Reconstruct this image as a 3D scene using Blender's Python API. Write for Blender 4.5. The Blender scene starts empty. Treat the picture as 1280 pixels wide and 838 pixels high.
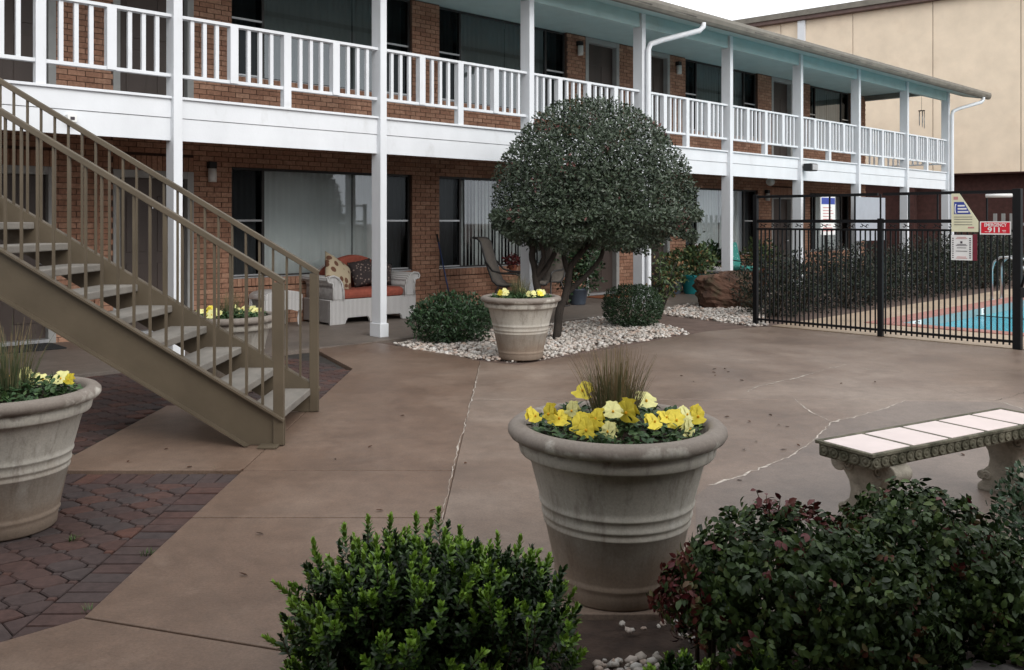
import bpy, math, random
import numpy as np
from mathutils import Vector, Matrix, noise as mnoise

random.seed(7)
rng = np.random.default_rng(7)
R = math.radians
scene = bpy.context.scene
col = scene.collection

# ------------------------------------------------------------------ camera
F = 1120.0            # focal length in pixels of the 1280 px wide photograph
HC = 1.52             # eye height
HY = 277.0            # horizon row
cam_d = bpy.data.cameras.new('camera')
cam_d.sensor_width = 36.0
cam_d.lens = F / 1280.0 * 36.0
cam_d.shift_y = -(419.0 - HY) / 1280.0
cam_d.clip_start = 0.05
cam_d.clip_end = 3000
cam = bpy.data.objects.new('camera', cam_d)
col.objects.link(cam)
cam.location = (0, 0, HC)
cam.rotation_euler = (R(90), 0, 0)
scene.camera = cam

# ------------------------------------------------------------------ sky and sun (overcast)
SUN_EL, SUN_AZ = 34.0, 146.0      # azimuth clockwise from +Y
world = bpy.data.worlds.new('World')
scene.world = world
world.use_nodes = True
wn = world.node_tree.nodes
wl = world.node_tree.links
wn.clear()
w_out = wn.new('ShaderNodeOutputWorld')
w_bg = wn.new('ShaderNodeBackground')
w_sky = wn.new('ShaderNodeTexSky')
w_sky.sky_type = 'NISHITA'
w_sky.sun_disc = False
w_sky.sun_elevation = R(SUN_EL)
w_sky.sun_rotation = R(SUN_AZ)
w_sky.air_density = 1.0
w_sky.dust_density = 4.0
w_hs = wn.new('ShaderNodeHueSaturation')
w_hs.inputs['Saturation'].default_value = 0.18
w_tc = wn.new('ShaderNodeTexCoord')
w_no = wn.new('ShaderNodeTexNoise')
w_no.inputs['Scale'].default_value = 3.0
w_no.inputs['Detail'].default_value = 5.0
w_cr = wn.new('ShaderNodeValToRGB')
w_cr.color_ramp.elements[0].color = (10.5, 10.9, 11.4, 1)
w_cr.color_ramp.elements[1].color = (13.5, 13.6, 13.8, 1)
w_mx = wn.new('ShaderNodeMix')
w_mx.data_type = 'RGBA'
w_mx.inputs[0].default_value = 0.75
wl.new(w_sky.outputs[0], w_hs.inputs['Color'])
wl.new(w_tc.outputs['Generated'], w_no.inputs['Vector'])
wl.new(w_no.outputs['Fac'], w_cr.inputs[0])
wl.new(w_hs.outputs[0], w_mx.inputs[6])
wl.new(w_cr.outputs[0], w_mx.inputs[7])
wl.new(w_mx.outputs[2], w_bg.inputs['Color'])
w_bg.inputs['Strength'].default_value = 0.14
wl.new(w_bg.outputs[0], w_out.inputs[0])

sun_d = bpy.data.lights.new('sun', 'SUN')
sun_d.energy = 1.45
sun_d.angle = R(35)
sun_d.color = (1.0, 0.97, 0.93)
sun = bpy.data.objects.new('sun', sun_d)
col.objects.link(sun)
az, el = R(SUN_AZ), R(SUN_EL)
sdir = Vector((math.sin(az) * math.cos(el), math.cos(az) * math.cos(el), math.sin(el)))
sun.rotation_euler = sdir.to_track_quat('Z', 'Y').to_euler()
sun.location = (10, -10, 30)

vs = scene.view_settings
vs.view_transform = 'Standard'
vs.look = 'None'
vs.exposure = 0.0
vs.gamma = 1.0
vs.use_curve_mapping = False

# ------------------------------------------------------------------ frames of reference
P2X, P2Y = (474 - 640) / F * (F * HC / 145.0), F * HC / 145.0
_dx, _dy = 1.973, 0.001684 * F
S = math.hypot(_dx, _dy)                      # post spacing 2.73 m
DX, DY = _dx / S, _dy / S                     # along the facade
NX, NY = -DY, DX                              # into the building
TH = math.atan2(DY, DX)
WQ = 2.3                                      # wall behind the post line


def W(a, q, z=0.0):
    return Vector((P2X + a * DX + q * NX, P2Y + a * DY + q * NY, z))


def G(x, y, z=0.0):
    """photo pixel to the point at height z"""
    Y = (HC - z) * F / (y - HY)
    return Vector(((x - 640) / F * Y, Y, z))


def AQ(x, q):
    """photo column to the facade coordinate a on the plane q"""
    r = (x - 640) / F
    xb, yb = P2X + q * NX, P2Y + q * NY
    return (r * yb - xb) / (DX - DY * r)


# ------------------------------------------------------------------ object helpers
def tag(o, label=None, cat=None, group=None, kind=None):
    if label: o['label'] = label
    if cat: o['category'] = cat
    if group: o['group'] = group
    if kind: o['kind'] = kind
    return o


def empty(name, loc=(0, 0, 0), rz=0.0, label=None, cat=None, group=None):
    o = bpy.data.objects.new(name, None)
    o.empty_display_size = 0.1
    col.objects.link(o)
    o.location = loc
    o.rotation_euler = (0, 0, rz)
    return tag(o, label, cat, group)


def inst(name, mesh, parent=None, loc=(0, 0, 0), rot=(0, 0, 0), scale=None):
    o = bpy.data.objects.new(name, mesh)
    col.objects.link(o)
    o.parent = parent
    o.location = loc
    o.rotation_euler = rot
    if scale is not None: o.scale = scale
    return o


class MB:
    def __init__(self):
        self.v, self.f, self.s = [], [], []

    def add(self, vs_, fs_, smooth=False):
        b = len(self.v)
        self.v += [tuple(p) for p in vs_]
        self.f += [tuple(i + b for i in f) for f in fs_]
        self.s += [smooth] * len(fs_)
        return self

    def box(self, x0, x1, y0, y1, z0, z1):
        return self.add([(x0, y0, z0), (x1, y0, z0), (x1, y1, z0), (x0, y1, z0), (x0, y0, z1), (x1, y0, z1), (x1, y1, z1), (x0, y1, z1)],
                        [(0, 3, 2, 1), (4, 5, 6, 7), (0, 1, 5, 4), (1, 2, 6, 5), (2, 3, 7, 6), (3, 0, 4, 7)])

    def bar(self, p0, p1, w, h, up=(0, 0, 1)):
        p0, p1 = Vector(p0), Vector(p1)
        t = (p1 - p0).normalized()
        up = Vector(up)
        s = t.cross(up)
        if s.length < 1e-5: s = t.cross(Vector((1, 0, 0)))
        s.normalize()
        u = s.cross(t).normalized()
        vs_ = []
        for p in (p0, p1):
            for a, b in ((-1, -1), (1, -1), (1, 1), (-1, 1)):
                vs_.append(p + s * (a * w / 2) + u * (b * h / 2))
        return self.add(vs_, [(0, 1, 2, 3)[::-1], (4, 5, 6, 7), (0, 1, 5, 4), (1, 2, 6, 5), (2, 3, 7, 6), (3, 0, 4, 7)])

    def tube(self, pts, r, seg=8, cap=True):
        pts = [Vector(p) for p in pts]
        rr = r if isinstance(r, (list, tuple)) else [r] * len(pts)
        t0 = (pts[1] - pts[0]).normalized()
        s = t0.cross(Vector((0, 0, 1)))
        if s.length < 1e-3: s = t0.cross(Vector((1, 0, 0)))
        s.normalize()
        vs_, fs_ = [], []
        for i, p in enumerate(pts):
            if i == 0: t = pts[1] - pts[0]
            elif i == len(pts) - 1: t = pts[-1] - pts[-2]
            else: t = pts[i + 1] - pts[i - 1]
            t.normalize()
            s = (s - t * s.dot(t)).normalized()
            u = t.cross(s)
            for k in range(seg):
                a = 2 * math.pi * k / seg
                vs_.append(p + (s * math.cos(a) + u * math.sin(a)) * rr[i])
        for i in range(len(pts) - 1):
            for k in range(seg):
                k2 = (k + 1) % seg
                fs_.append((i * seg + k, i * seg + k2, (i + 1) * seg + k2, (i + 1) * seg + k))
        self.add(vs_, fs_, True)
        if cap:
            b = len(self.v) - len(vs_)
            self.f.append(tuple(b + k for k in range(seg))[::-1]); self.s.append(False)
            n = (len(pts) - 1) * seg
            self.f.append(tuple(b + n + k for k in range(seg))); self.s.append(False)
        return self

    def lathe(self, prof, seg=48, c=(0, 0, 0), smooth=True):
        vs_, fs_ = [], []
        for r_, z_ in prof:
            for k in range(seg):
                a = 2 * math.pi * k / seg
                vs_.append((c[0] + r_ * math.cos(a), c[1] + r_ * math.sin(a), c[2] + z_))
        for i in range(len(prof) - 1):
            for k in range(seg):
                k2 = (k + 1) % seg
                fs_.append((i * seg + k, i * seg + k2, (i + 1) * seg + k2, (i + 1) * seg + k))
        self.add(vs_, fs_, smooth)
        b = len(self.v) - len(vs_)
        if prof[0][0] > 1e-4:
            self.f.append(tuple(b + k for k in range(seg))[::-1]); self.s.append(False)
        if prof[-1][0] > 1e-4:
            n = (len(prof) - 1) * seg
            self.f.append(tuple(b + n + k for k in range(seg))); self.s.append(False)
        return self

    def prism(self, poly, z0, z1, smooth=False):
        n = len(poly)
        area = sum(poly[i][0] * poly[(i + 1) % n][1] - poly[(i + 1) % n][0] * poly[i][1] for i in range(n))
        if area < 0: poly = poly[::-1]
        vs_ = [(p[0], p[1], z0) for p in poly] + [(p[0], p[1], z1) for p in poly]
        fs_ = [tuple(range(n))[::-1], tuple(range(n, 2 * n))]
        for i in range(n):
            j = (i + 1) % n
            fs_.append((i, j, n + j, n + i))
        return self.add(vs_, fs_, smooth)

    def prism_axis(self, poly, t0, t1, fn, smooth=False):
        """poly in (u,v); fn(u,v,t)->point"""
        n = len(poly)
        vs_ = [fn(u, v, t0) for u, v in poly] + [fn(u, v, t1) for u, v in poly]
        b = len(self.v)
        self.add(vs_, [], False)
        self.f.append(tuple(b + i for i in range(n))[::-1]); self.s.append(False)
        self.f.append(tuple(b + n + i for i in range(n))); self.s.append(False)
        for i in range(n):
            j = (i + 1) % n
            self.f.append((b + i, b + j, b + n + j, b + n + i)); self.s.append(smooth)
        return self

    def blob(self, c, r, seg=10, rings=6, amp=0.0, seed=0.0, fn=None):
        """lumpy ellipsoid"""
        vs_, fs_ = [], []
        for i in range(rings + 1):
            ph = math.pi * i / rings
            for k in range(seg):
                a = 2 * math.pi * k / seg
                d = Vector((math.sin(ph) * math.cos(a), math.sin(ph) * math.sin(a), math.cos(ph)))
                m = 1 + amp * mnoise.noise(d * 1.7 + Vector((seed, seed * 2, 0)))
                p = Vector((c[0] + d.x * r[0] * m, c[1] + d.y * r[1] * m, c[2] + d.z * r[2] * m))
                vs_.append(fn(p) if fn else p)
        for i in range(rings):
            for k in range(seg):
                k2 = (k + 1) % seg
                fs_.append((i * seg + k, (i + 1) * seg + k, (i + 1) * seg + k2, i * seg + k2))
        return self.add(vs_, fs_, True)

    def mesh(self, name, m=None, fix=False):
        me = bpy.data.meshes.new(name)
        me.from_pydata(self.v, [], self.f)
        me.polygons.foreach_set('use_smooth', self.s)
        if fix:
            import bmesh
            bm = bmesh.new(); bm.from_mesh(me)
            bmesh.ops.remove_doubles(bm, verts=bm.verts, dist=1e-5)
            bmesh.ops.recalc_face_normals(bm, faces=bm.faces)
            bm.to_mesh(me); bm.free()
        me.update()
        if m: me.materials.append(m)
        return me

    def build(self, name, m, parent=None, bevel=0.0, loc=(0, 0, 0), rot=(0, 0, 0), fix=False):
        o = inst(name, self.mesh(name, m, fix), parent, loc, rot)
        if bevel:
            md = o.modifiers.new('bevel', 'BEVEL')
            md.width = bevel; md.segments = 2; md.limit_method = 'ANGLE'; md.angle_limit = R(40)
        return o


def box(*a):
    return MB().box(*a)


def text_mesh(s, size, m, extrude=0.0008, bold=0.0):
    cu = bpy.data.curves.new('lettering', 'FONT')
    cu.body = s; cu.size = size; cu.extrude = extrude; cu.offset = size * bold
    cu.align_x = 'CENTER'; cu.align_y = 'CENTER'
    o = bpy.data.objects.new('lettering', cu)
    col.objects.link(o)
    dg = bpy.context.evaluated_depsgraph_get()
    me = bpy.data.meshes.new_from_object(o.evaluated_get(dg))
    bpy.data.objects.remove(o)
    bpy.data.curves.remove(cu)
    me.materials.clear(); me.materials.append(m)
    return me


def tri_mesh(name, V, T, m, rnd=None, smooth=False):
    """V (n,3) float, T (k,3) int, rnd (k,) face attribute"""
    me = bpy.data.meshes.new(name)
    me.vertices.add(len(V)); me.vertices.foreach_set('co', np.ascontiguousarray(V, dtype=np.float32).ravel())
    me.loops.add(len(T) * 3); me.loops.foreach_set('vertex_index', np.ascontiguousarray(T, dtype=np.int32).ravel())
    me.polygons.add(len(T))
    me.polygons.foreach_set('loop_start', np.arange(0, len(T) * 3, 3, dtype=np.int32))
    me.polygons.foreach_set('loop_total', np.full(len(T), 3, dtype=np.int32))
    me.polygons.foreach_set('use_smooth', np.full(len(T), smooth, dtype=bool))
    if rnd is not None:
        at = me.attributes.new('rnd', 'FLOAT', 'FACE')
        at.data.foreach_set('value', np.ascontiguousarray(rnd, dtype=np.float32))
    me.update(calc_edges=True)
    me.validate()
    if m: me.materials.append(m)
    return me


def unit(v):
    return v / np.maximum(np.linalg.norm(v, axis=1, keepdims=True), 1e-9)


def leaf_mesh(name, P, D, Nn, L, Wd, rnd, m, detail=True, droop=0.15, fold=0.25):
    """leaves with a fold along the midrib; P base, D direction, Nn approximate normal"""
    n = len(P)
    D = unit(D)
    Sd = unit(np.cross(D, Nn))
    U = unit(np.cross(Sd, D))
    L = L[:, None]; Wd = Wd[:, None]
    if detail:
        def row(t, w, dz):
            M = P + D * L * t - U * L * dz
            return M - Sd * Wd * w + U * Wd * fold * w, M, M + Sd * Wd * w + U * Wd * fold * w
        a = row(0.38, 0.5, droop * 0.12); b = row(0.74, 0.4, droop * 0.5)
        tip = P + D * L - U * L * droop
        V = np.stack([P, a[0], a[1], a[2], b[0], b[1], b[2], tip], axis=1)
        T0 = np.array([[0, 2, 1], [0, 3, 2], [1, 2, 5], [1, 5, 4], [2, 3, 6], [2, 6, 5], [4, 5, 7], [5, 6, 7]])
        k = 8
    else:
        M = P + D * L * 0.5
        V = np.stack([P, M - Sd * Wd * 0.5 + U * Wd * fold * .5, P + D * L - U * L * droop, M + Sd * Wd * 0.5 + U * Wd * fold * .5], axis=1)
        T0 = np.array([[0, 2, 1], [0, 3, 2]])
        k = 4
    T = (T0[None] + (np.arange(n) * k)[:, None, None]).reshape(-1, 3)
    return tri_mesh(name, V.reshape(-1, 3), T, m, np.repeat(rnd, len(T0)), smooth=detail)


# ------------------------------------------------------------------ materials
def new_mat(name):
    m = bpy.data.materials.new(name)
    m.use_nodes = True
    nt = m.node_tree
    return m, nt.nodes, nt.links, nt.nodes['Principled BSDF']


def pos_noise(n, l, scale, detail=4.0, rough=0.55, stretch=None, dist=0.0):
    g = n.new('ShaderNodeNewGeometry')
    src = g.outputs['Position']
    if stretch:
        mp = n.new('ShaderNodeMapping'); mp.inputs['Scale'].default_value = stretch
        l.new(src, mp.inputs['Vector']); src = mp.outputs[0]
    t = n.new('ShaderNodeTexNoise')
    t.inputs['Scale'].default_value = scale
    t.inputs['Detail'].default_value = detail
    t.inputs['Roughness'].default_value = rough
    t.inputs['Distortion'].default_value = dist
    l.new(src, t.inputs['Vector'])
    return t.outputs['Fac']


def ramp(n, l, fac, stops):
    r = n.new('ShaderNodeValToRGB')
    e = r.color_ramp.elements
    while len(e) < len(stops): e.new(0.5)
    for i, (p, c) in enumerate(stops):
        e[i].position = p
        e[i].color = (c[0], c[1], c[2], 1) if hasattr(c, '__len__') else (c, c, c, 1)
    l.new(fac, r.inputs[0])
    return r.outputs[0]


def mixc(n, l, fac, a, b, mode='MIX'):
    x = n.new('ShaderNodeMix'); x.data_type = 'RGBA'; x.blend_type = mode
    if hasattr(fac, 'links'): l.new(fac, x.inputs[0])
    else: x.inputs[0].default_value = fac
    for k, v in ((6, a), (7, b)):
        if hasattr(v, 'links'): l.new(v, x.inputs[k])
        else: x.inputs[k].default_value = (v[0], v[1], v[2], 1)
    return x.outputs[2]


def bump(n, l, bsdf, fac, strength, dist=0.01):
    b = n.new('ShaderNodeBump')
    b.inputs['Strength'].default_value = strength
    b.inputs['Distance'].default_value = dist
    l.new(fac, b.inputs['Height'])
    l.new(b.outputs[0], bsdf.inputs['Normal'])


def simple(name, c, rough=0.6, var=0.12, scale=6.0, bmp=0.0, bscale=80.0, metal=0.0, spec=0.4, dirt=None, stretch=None):
    m, n, l, b = new_mat(name)
    f = pos_noise(n, l, scale, 5.0, stretch=stretch)
    lo = [x * (1 - var) for x in c]; hi = [min(1, x * (1 + var)) for x in c]
    cc = ramp(n, l, f, [(0.3, lo), (0.7, hi)])
    if dirt:
        dc, dscale, th, amt = dirt
        d = pos_noise(n, l, dscale, 6.0, 0.65, stretch=stretch)
        dm = ramp(n, l, d, [(th, 0.0), (th + 0.16, amt)])
        cc = mixc(n, l, dm, cc, dc)
    l.new(cc, b.inputs['Base Color'])
    b.inputs['Roughness'].default_value = rough
    b.inputs['Metallic'].default_value = metal
    b.inputs['Specular IOR Level'].default_value = spec
    if bmp: bump(n, l, b, pos_noise(n, l, bscale, 4.0), bmp)
    return m


def leafmat(name, stops, rough=0.42, spec=0.4, trans=0.0):
    m, n, l, b = new_mat(name)
    a = n.new('ShaderNodeAttribute'); a.attribute_name = 'rnd'
    cc = ramp(n, l, a.outputs['Fac'], stops)
    l.new(cc, b.inputs['Base Color'])
    b.inputs['Roughness'].default_value = rough
    b.inputs['Specular IOR Level'].default_value = spec
    return m


def rand_mat(name, stops, rough=0.8, bmp=0.3, bscale=90.0, noise_amt=0.35):
    """colour per piece: island random + object random"""
    m, n, l, b = new_mat(name)
    g = n.new('ShaderNodeNewGeometry'); oi = n.new('ShaderNodeObjectInfo')
    s = n.new('ShaderNodeMath'); s.operation = 'ADD'
    l.new(g.outputs['Random Per Island'], s.inputs[0]); l.new(oi.outputs['Random'], s.inputs[1])
    fr = n.new('ShaderNodeMath'); fr.operation = 'FRACT'; l.new(s.outputs[0], fr.inputs[0])
    cc = ramp(n, l, fr.outputs[0], stops)
    f = pos_noise(n, l, 25.0, 6.0, 0.65)
    dk = ramp(n, l, f, [(0.3, 1 - noise_amt), (0.7, 1.0 + noise_amt * 0.4)])
    cc = mixc(n, l, 1.0, cc, dk, 'MULTIPLY')
    f2 = pos_noise(n, l, 1.3, 4.0)
    cc = mixc(n, l, 1.0, cc, ramp(n, l, f2, [(0.3, 0.75), (0.7, 1.1)]), 'MULTIPLY')
    l.new(cc, b.inputs['Base Color'])
    b.inputs['Roughness'].default_value = rough
    b.inputs['Specular IOR Level'].default_value = 0.3
    if bmp: bump(n, l, b, pos_noise(n, l, bscale, 5.0), bmp, 0.004)
    return m


def concrete_mat(name, base, dark, light, sc=1.0, rough=0.62):
    m, n, l, b = new_mat(name)
    f1 = pos_noise(n, l, 0.42 * sc, 8.0, 0.62, dist=0.3)
    c = ramp(n, l, f1, [(0.32, dark), (0.48, base), (0.66, light)])
    f2 = pos_noise(n, l, 2.3 * sc, 9.0, 0.72)
    c = mixc(n, l, 1.0, c, ramp(n, l, f2, [(0.28, 0.80), (0.5, 1.0), (0.74, 1.15)]), 'MULTIPLY')
    f5 = pos_noise(n, l, 11.0, 6.0, 0.7)
    c = mixc(n, l, 1.0, c, ramp(n, l, f5, [(0.3, 0.84), (0.52, 1.0), (0.72, 1.14)]), 'MULTIPLY')
    f3 = pos_noise(n, l, 80.0, 4.0, 0.75)
    c = mixc(n, l, 1.0, c, ramp(n, l, f3, [(0.28, 0.72), (0.5, 1.0), (0.75, 1.25)]), 'MULTIPLY')
    f4 = pos_noise(n, l, 1.3 * sc, 9.0, 0.75, dist=1.0)
    st = ramp(n, l, f4, [(0.60, 0.0), (0.74, 0.38)])
    c = mixc(n, l, st, c, [x * 0.75 for x in dark])
    f6 = pos_noise(n, l, 0.9 * sc, 9.0, 0.78, dist=0.4)
    wn_ = ramp(n, l, f6, [(0.55, 0.0), (0.66, 0.50)])
    c = mixc(n, l, wn_, c, [min(1, x * 1.25) for x in light])
    l.new(c, b.inputs['Base Color'])
    rr = ramp(n, l, f1, [(0.3, rough - 0.20), (0.7, rough + 0.08)])
    l.new(rr, b.inputs['Roughness'])
    b.inputs['Specular IOR Level'].default_value = 0.4
    bump(n, l, b, f3, 0.25, 0.004)
    return m


M = {}
M['concrete'] = concrete_mat('brown_stained_concrete', (0.158, 0.103, 0.073), (0.112, 0.071, 0.050), (0.200, 0.142, 0.106), 1.0, 0.52)
M['worn'] = concrete_mat('worn_tan_concrete', (0.190, 0.136, 0.104), (0.135, 0.094, 0.072), (0.245, 0.192, 0.155), 1.0, 0.48)
M['gallery'] = concrete_mat('gallery_concrete', (0.150, 0.122, 0.102), (0.105, 0.085, 0.072), (0.20, 0.17, 0.145))
M['deck'] = concrete_mat('tan_pool_deck', (0.40, 0.30, 0.21), (0.32, 0.235, 0.165), (0.47, 0.37, 0.27), 1.5)
M['soil'] = simple('mulch_soil', (0.050, 0.032, 0.024), 0.95, 0.4, 14.0, 0.9, 40.0)
M['earth'] = simple('reddish_bare_earth', (0.125, 0.085, 0.068), 0.92, 0.25, 5.0, 0.6, 50.0)
M['joint'] = simple('dark_joint_dirt', (0.035, 0.030, 0.026), 0.95, 0.3, 10.0)
M['filler'] = simple('white_crack_filler', (0.42, 0.37, 0.32), 0.75, 0.45, 22.0, 0.3, 60.0)
M['patch'] = concrete_mat('grey_patched_concrete', (0.165, 0.126, 0.103), (0.128, 0.097, 0.080), (0.20, 0.160, 0.135), 1.0, 0.5)
M['brick'] = rand_mat('orange_brown_brick', [(0.0, (0.31, 0.160, 0.104)), (0.4, (0.39, 0.210, 0.138)), (0.75, (0.45, 0.260, 0.175)), (1.0, (0.35, 0.178, 0.114))], 0.85, 0.35)
M['mortar'] = simple('dark_mortar', (0.10, 0.060, 0.045), 0.95, 0.25, 12.0)
M['paver'] = rand_mat('red_grey_paver', [(0.0, (0.082, 0.045, 0.039)), (0.35, (0.066, 0.052, 0.050)), (0.6, (0.098, 0.050, 0.040)), (0.85, (0.062, 0.049, 0.048)), (1.0, (0.115, 0.054, 0.040))], 0.8, 0.4)
M['white'] = simple('white_painted_wood', (0.69, 0.71, 0.735), 0.5, 0.05, 3.0, 0.08, 40.0, dirt=((0.42, 0.42, 0.40), 4.0, 0.60, 0.35), stretch=(1, 1, 0.5))
M['teal'] = simple('pale_teal_paint', (0.42, 0.545, 0.54), 0.6, 0.06, 3.0, 0.05, 40.0, dirt=((0.26, 0.36, 0.36), 2.0, 0.58, 0.4))
M['gutter'] = simple('grey_brown_gutter', (0.17, 0.155, 0.13), 0.6, 0.18, 4.0, 0.1, 30.0)
M['shingle'] = simple('grey_shingle', (0.12, 0.11, 0.10), 0.95, 0.3, 12.0, 0.6, 60.0)
M['frame'] = simple('grey_white_frame', (0.30, 0.30, 0.29), 0.5, 0.08)
M['darkframe'] = simple('dark_bronze_frame', (0.035, 0.033, 0.032), 0.4, 0.1)
M['alum'] = simple('aluminium_sash', (0.45, 0.46, 0.47), 0.35, 0.08, metal=0.6)
M['door'] = simple('dark_brown_door', (0.060, 0.043, 0.036), 0.5, 0.2, 3.0, 0.1, 30.0, stretch=(1, 1, 0.2))
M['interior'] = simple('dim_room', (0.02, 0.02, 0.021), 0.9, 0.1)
M['curtain'] = simple('off_white_blind', (0.80, 0.81, 0.79), 0.8, 0.05, 2.0)
M['curtain_up'] = simple('grey_green_curtain', (0.26, 0.29, 0.28), 0.8, 0.08, 2.0)
M['steel'] = simple('taupe_painted_steel', (0.105, 0.083, 0.056), 0.45, 0.14, 3.0, 0.12, 25.0, dirt=((0.075, 0.055, 0.038), 5.0, 0.60, 0.5))
M['tread'] = simple('weathered_concrete_tread', (0.21, 0.192, 0.168), 0.8, 0.25, 6.0, 0.4, 50.0, dirt=((0.14, 0.12, 0.10), 3.0, 0.55, 0.6), stretch=(1, 0.4, 1))
M['iron'] = simple('black_painted_iron', (0.006, 0.006, 0.007), 0.55, 0.2, 10.0, spec=0.2)
M['galv'] = simple('galvanised_metal', (0.5, 0.51, 0.52), 0.3, 0.1, metal=0.8)
M['bark'] = simple('dark_grey_bark', (0.034, 0.027, 0.022), 0.95, 0.4, 18.0, 0.9, 40.0, stretch=(1, 1, 0.35))
M['twig'] = simple('brown_twig', (0.070, 0.048, 0.030), 0.9, 0.3, 20.0)
M['wicker_red'] = simple('red_orange_cushion', (0.27, 0.070, 0.045), 0.9, 0.15, 20.0, 0.3, 200.0)
M['stone'] = simple('red_brown_boulder', (0.072, 0.037, 0.024), 0.95, 0.6, 4.0, 1.0, 14.0, dirt=((0.060, 0.056, 0.030), 3.0, 0.50, 0.75))
M['darkstone'] = simple('grey_garden_stone', (0.10, 0.09, 0.085), 0.9, 0.4, 5.0, 0.9, 14.0)
M['benchstone'] = simple('mossy_cast_stone', (0.135, 0.125, 0.090), 0.95, 0.35, 12.0, 0.6, 60.0, dirt=((0.045, 0.045, 0.026), 9.0, 0.46, 0.8))
M['benchleg'] = simple('grey_cast_stone', (0.30, 0.27, 0.22), 0.95, 0.25, 12.0, 0.5, 60.0, dirt=((0.10, 0.085, 0.06), 8.0, 0.52, 0.7))
M['benchtile'] = simple('pink_white_tile', (0.72, 0.61, 0.58), 0.35, 0.06, 7.0, 0.05, 60.0, dirt=((0.55, 0.45, 0.42), 6.0, 0.58, 0.4))
M['beige'] = simple('beige_stucco_panel', (0.76, 0.635, 0.49), 0.9, 0.07, 1.5, 0.25, 30.0, dirt=((0.62, 0.48, 0.35), 1.0, 0.56, 0.35))
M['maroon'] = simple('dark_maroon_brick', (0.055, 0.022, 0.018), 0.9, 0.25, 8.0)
M['coping'] = simple('dark_purple_brown_coping', (0.13, 0.085, 0.075), 0.7, 0.15)
M['redcoping'] = simple('pink_red_coping_brick', (0.36, 0.17, 0.14), 0.8, 0.15, 6.0, 0.3, 60.0)
M['pooltile'] = simple('grey_blue_waterline_tile', (0.22, 0.30, 0.31), 0.25, 0.1, 10.0)
M['plaster'] = simple('cyan_pool_plaster', (0.16, 0.60, 0.72), 0.7, 0.06)
M['mat'] = simple('dark_door_mat', (0.022, 0.024, 0.026), 0.98, 0.3, 30.0, 0.5, 150.0)
M['mat2'] = simple('rust_door_mat', (0.22, 0.075, 0.03), 0.98, 0.3, 30.0, 0.5, 150.0)
M['sling'] = simple('grey_brown_sling_fabric', (0.125, 0.108, 0.092), 0.85, 0.12, 20.0, 0.3, 250.0)
M['tealpot'] = simple('teal_glazed_pot', (0.015, 0.22, 0.24), 0.3, 0.12)
M['bluepot'] = simple('slate_blue_pot', (0.06, 0.075, 0.10), 0.4, 0.12)
M['terracotta'] = simple('terracotta_pot', (0.24, 0.08, 0.045), 0.8, 0.15)
M['greycush'] = simple('light_grey_cushion', (0.40, 0.38, 0.38), 0.9, 0.1)
M['blue'] = simple('blue_handle', (0.03, 0.05, 0.13), 0.4, 0.1)
M['black'] = simple('black_plastic', (0.012, 0.012, 0.013), 0.5, 0.1)
M['signwhite'] = simple('white_sign_face', (0.78, 0.78, 0.76), 0.45, 0.04)
M['signcream'] = simple('cream_sign_face', (0.72, 0.70, 0.50), 0.5, 0.05)
M['signgrey'] = simple('plain_grey_sign_face', (0.36, 0.38, 0.42), 0.5, 0.05)
M['signblue'] = simple('blue_sign_print', (0.035, 0.06, 0.30), 0.5, 0.05)
M['signred'] = simple('red_sign_print', (0.62, 0.012, 0.03), 0.45, 0.05)
M['ink'] = simple('dark_ink', (0.05, 0.04, 0.05), 0.6, 0.05)
M['pinkink'] = simple('faded_red_ink', (0.55, 0.25, 0.24), 0.6, 0.05)
M['glassglobe'] = simple('frosted_lamp_glass', (0.62, 0.61, 0.58), 0.3, 0.05)
M['pebble'] = rand_mat('white_river_pebble', [(0.0, (0.42, 0.37, 0.32)), (0.3, (0.62, 0.58, 0.53)), (0.6, (0.48, 0.36, 0.29)), (0.8, (0.70, 0.67, 0.63)), (1.0, (0.33, 0.29, 0.25))], 0.7, 0.1, noise_amt=0.15)
M['litter'] = rand_mat('dry_leaf_litter', [(0.0, (0.06, 0.028, 0.018)), (0.6, (0.10, 0.045, 0.025)), (1.0, (0.03, 0.02, 0.015))], 0.9, 0.0)

# leaves
M['l_tree'] = leafmat('holly_tree_leaf', [(0.0, (0.022, 0.036, 0.020)), (0.5, (0.040, 0.060, 0.034)), (0.93, (0.062, 0.082, 0.050)), (0.97, (0.10, 0.040, 0.035)), (1.0, (0.12, 0.045, 0.04))], 0.42, 0.5)
M['l_box'] = leafmat('boxwood_leaf', [(0.0, (0.014, 0.030, 0.009)), (0.55, (0.028, 0.060, 0.013)), (0.78, (0.085, 0.165, 0.022)), (1.0, (0.23, 0.37, 0.050))], 0.42, 0.45)
M['l_nan'] = leafmat('nandina_leaf', [(0.0, (0.010, 0.021, 0.006)), (0.40, (0.026, 0.050, 0.012)), (0.68, (0.064, 0.100, 0.022)), (0.84, (0.090, 0.078, 0.030)), (0.90, (0.095, 0.024, 0.018)), (1.0, (0.075, 0.010, 0.013))], 0.5, 0.3)
M['l_bush'] = leafmat('dark_green_shrub_leaf', [(0.0, (0.013, 0.030, 0.012)), (0.6, (0.026, 0.056, 0.022)), (1.0, (0.045, 0.088, 0.034))], 0.45, 0.4)
M['l_hedge'] = leafmat('dark_hedge_leaf', [(0.0, (0.007, 0.013, 0.007)), (0.55, (0.015, 0.024, 0.012)), (0.8, (0.032, 0.024, 0.016)), (1.0, (0.050, 0.030, 0.022))], 0.55, 0.3)
M['l_mix'] = leafmat('mixed_pot_plant_leaf', [(0.0, (0.025, 0.05, 0.02)), (0.6, (0.06, 0.10, 0.04)), (0.85, (0.12, 0.14, 0.05)), (1.0, (0.22, 0.10, 0.05))], 0.5, 0.3)
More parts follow.
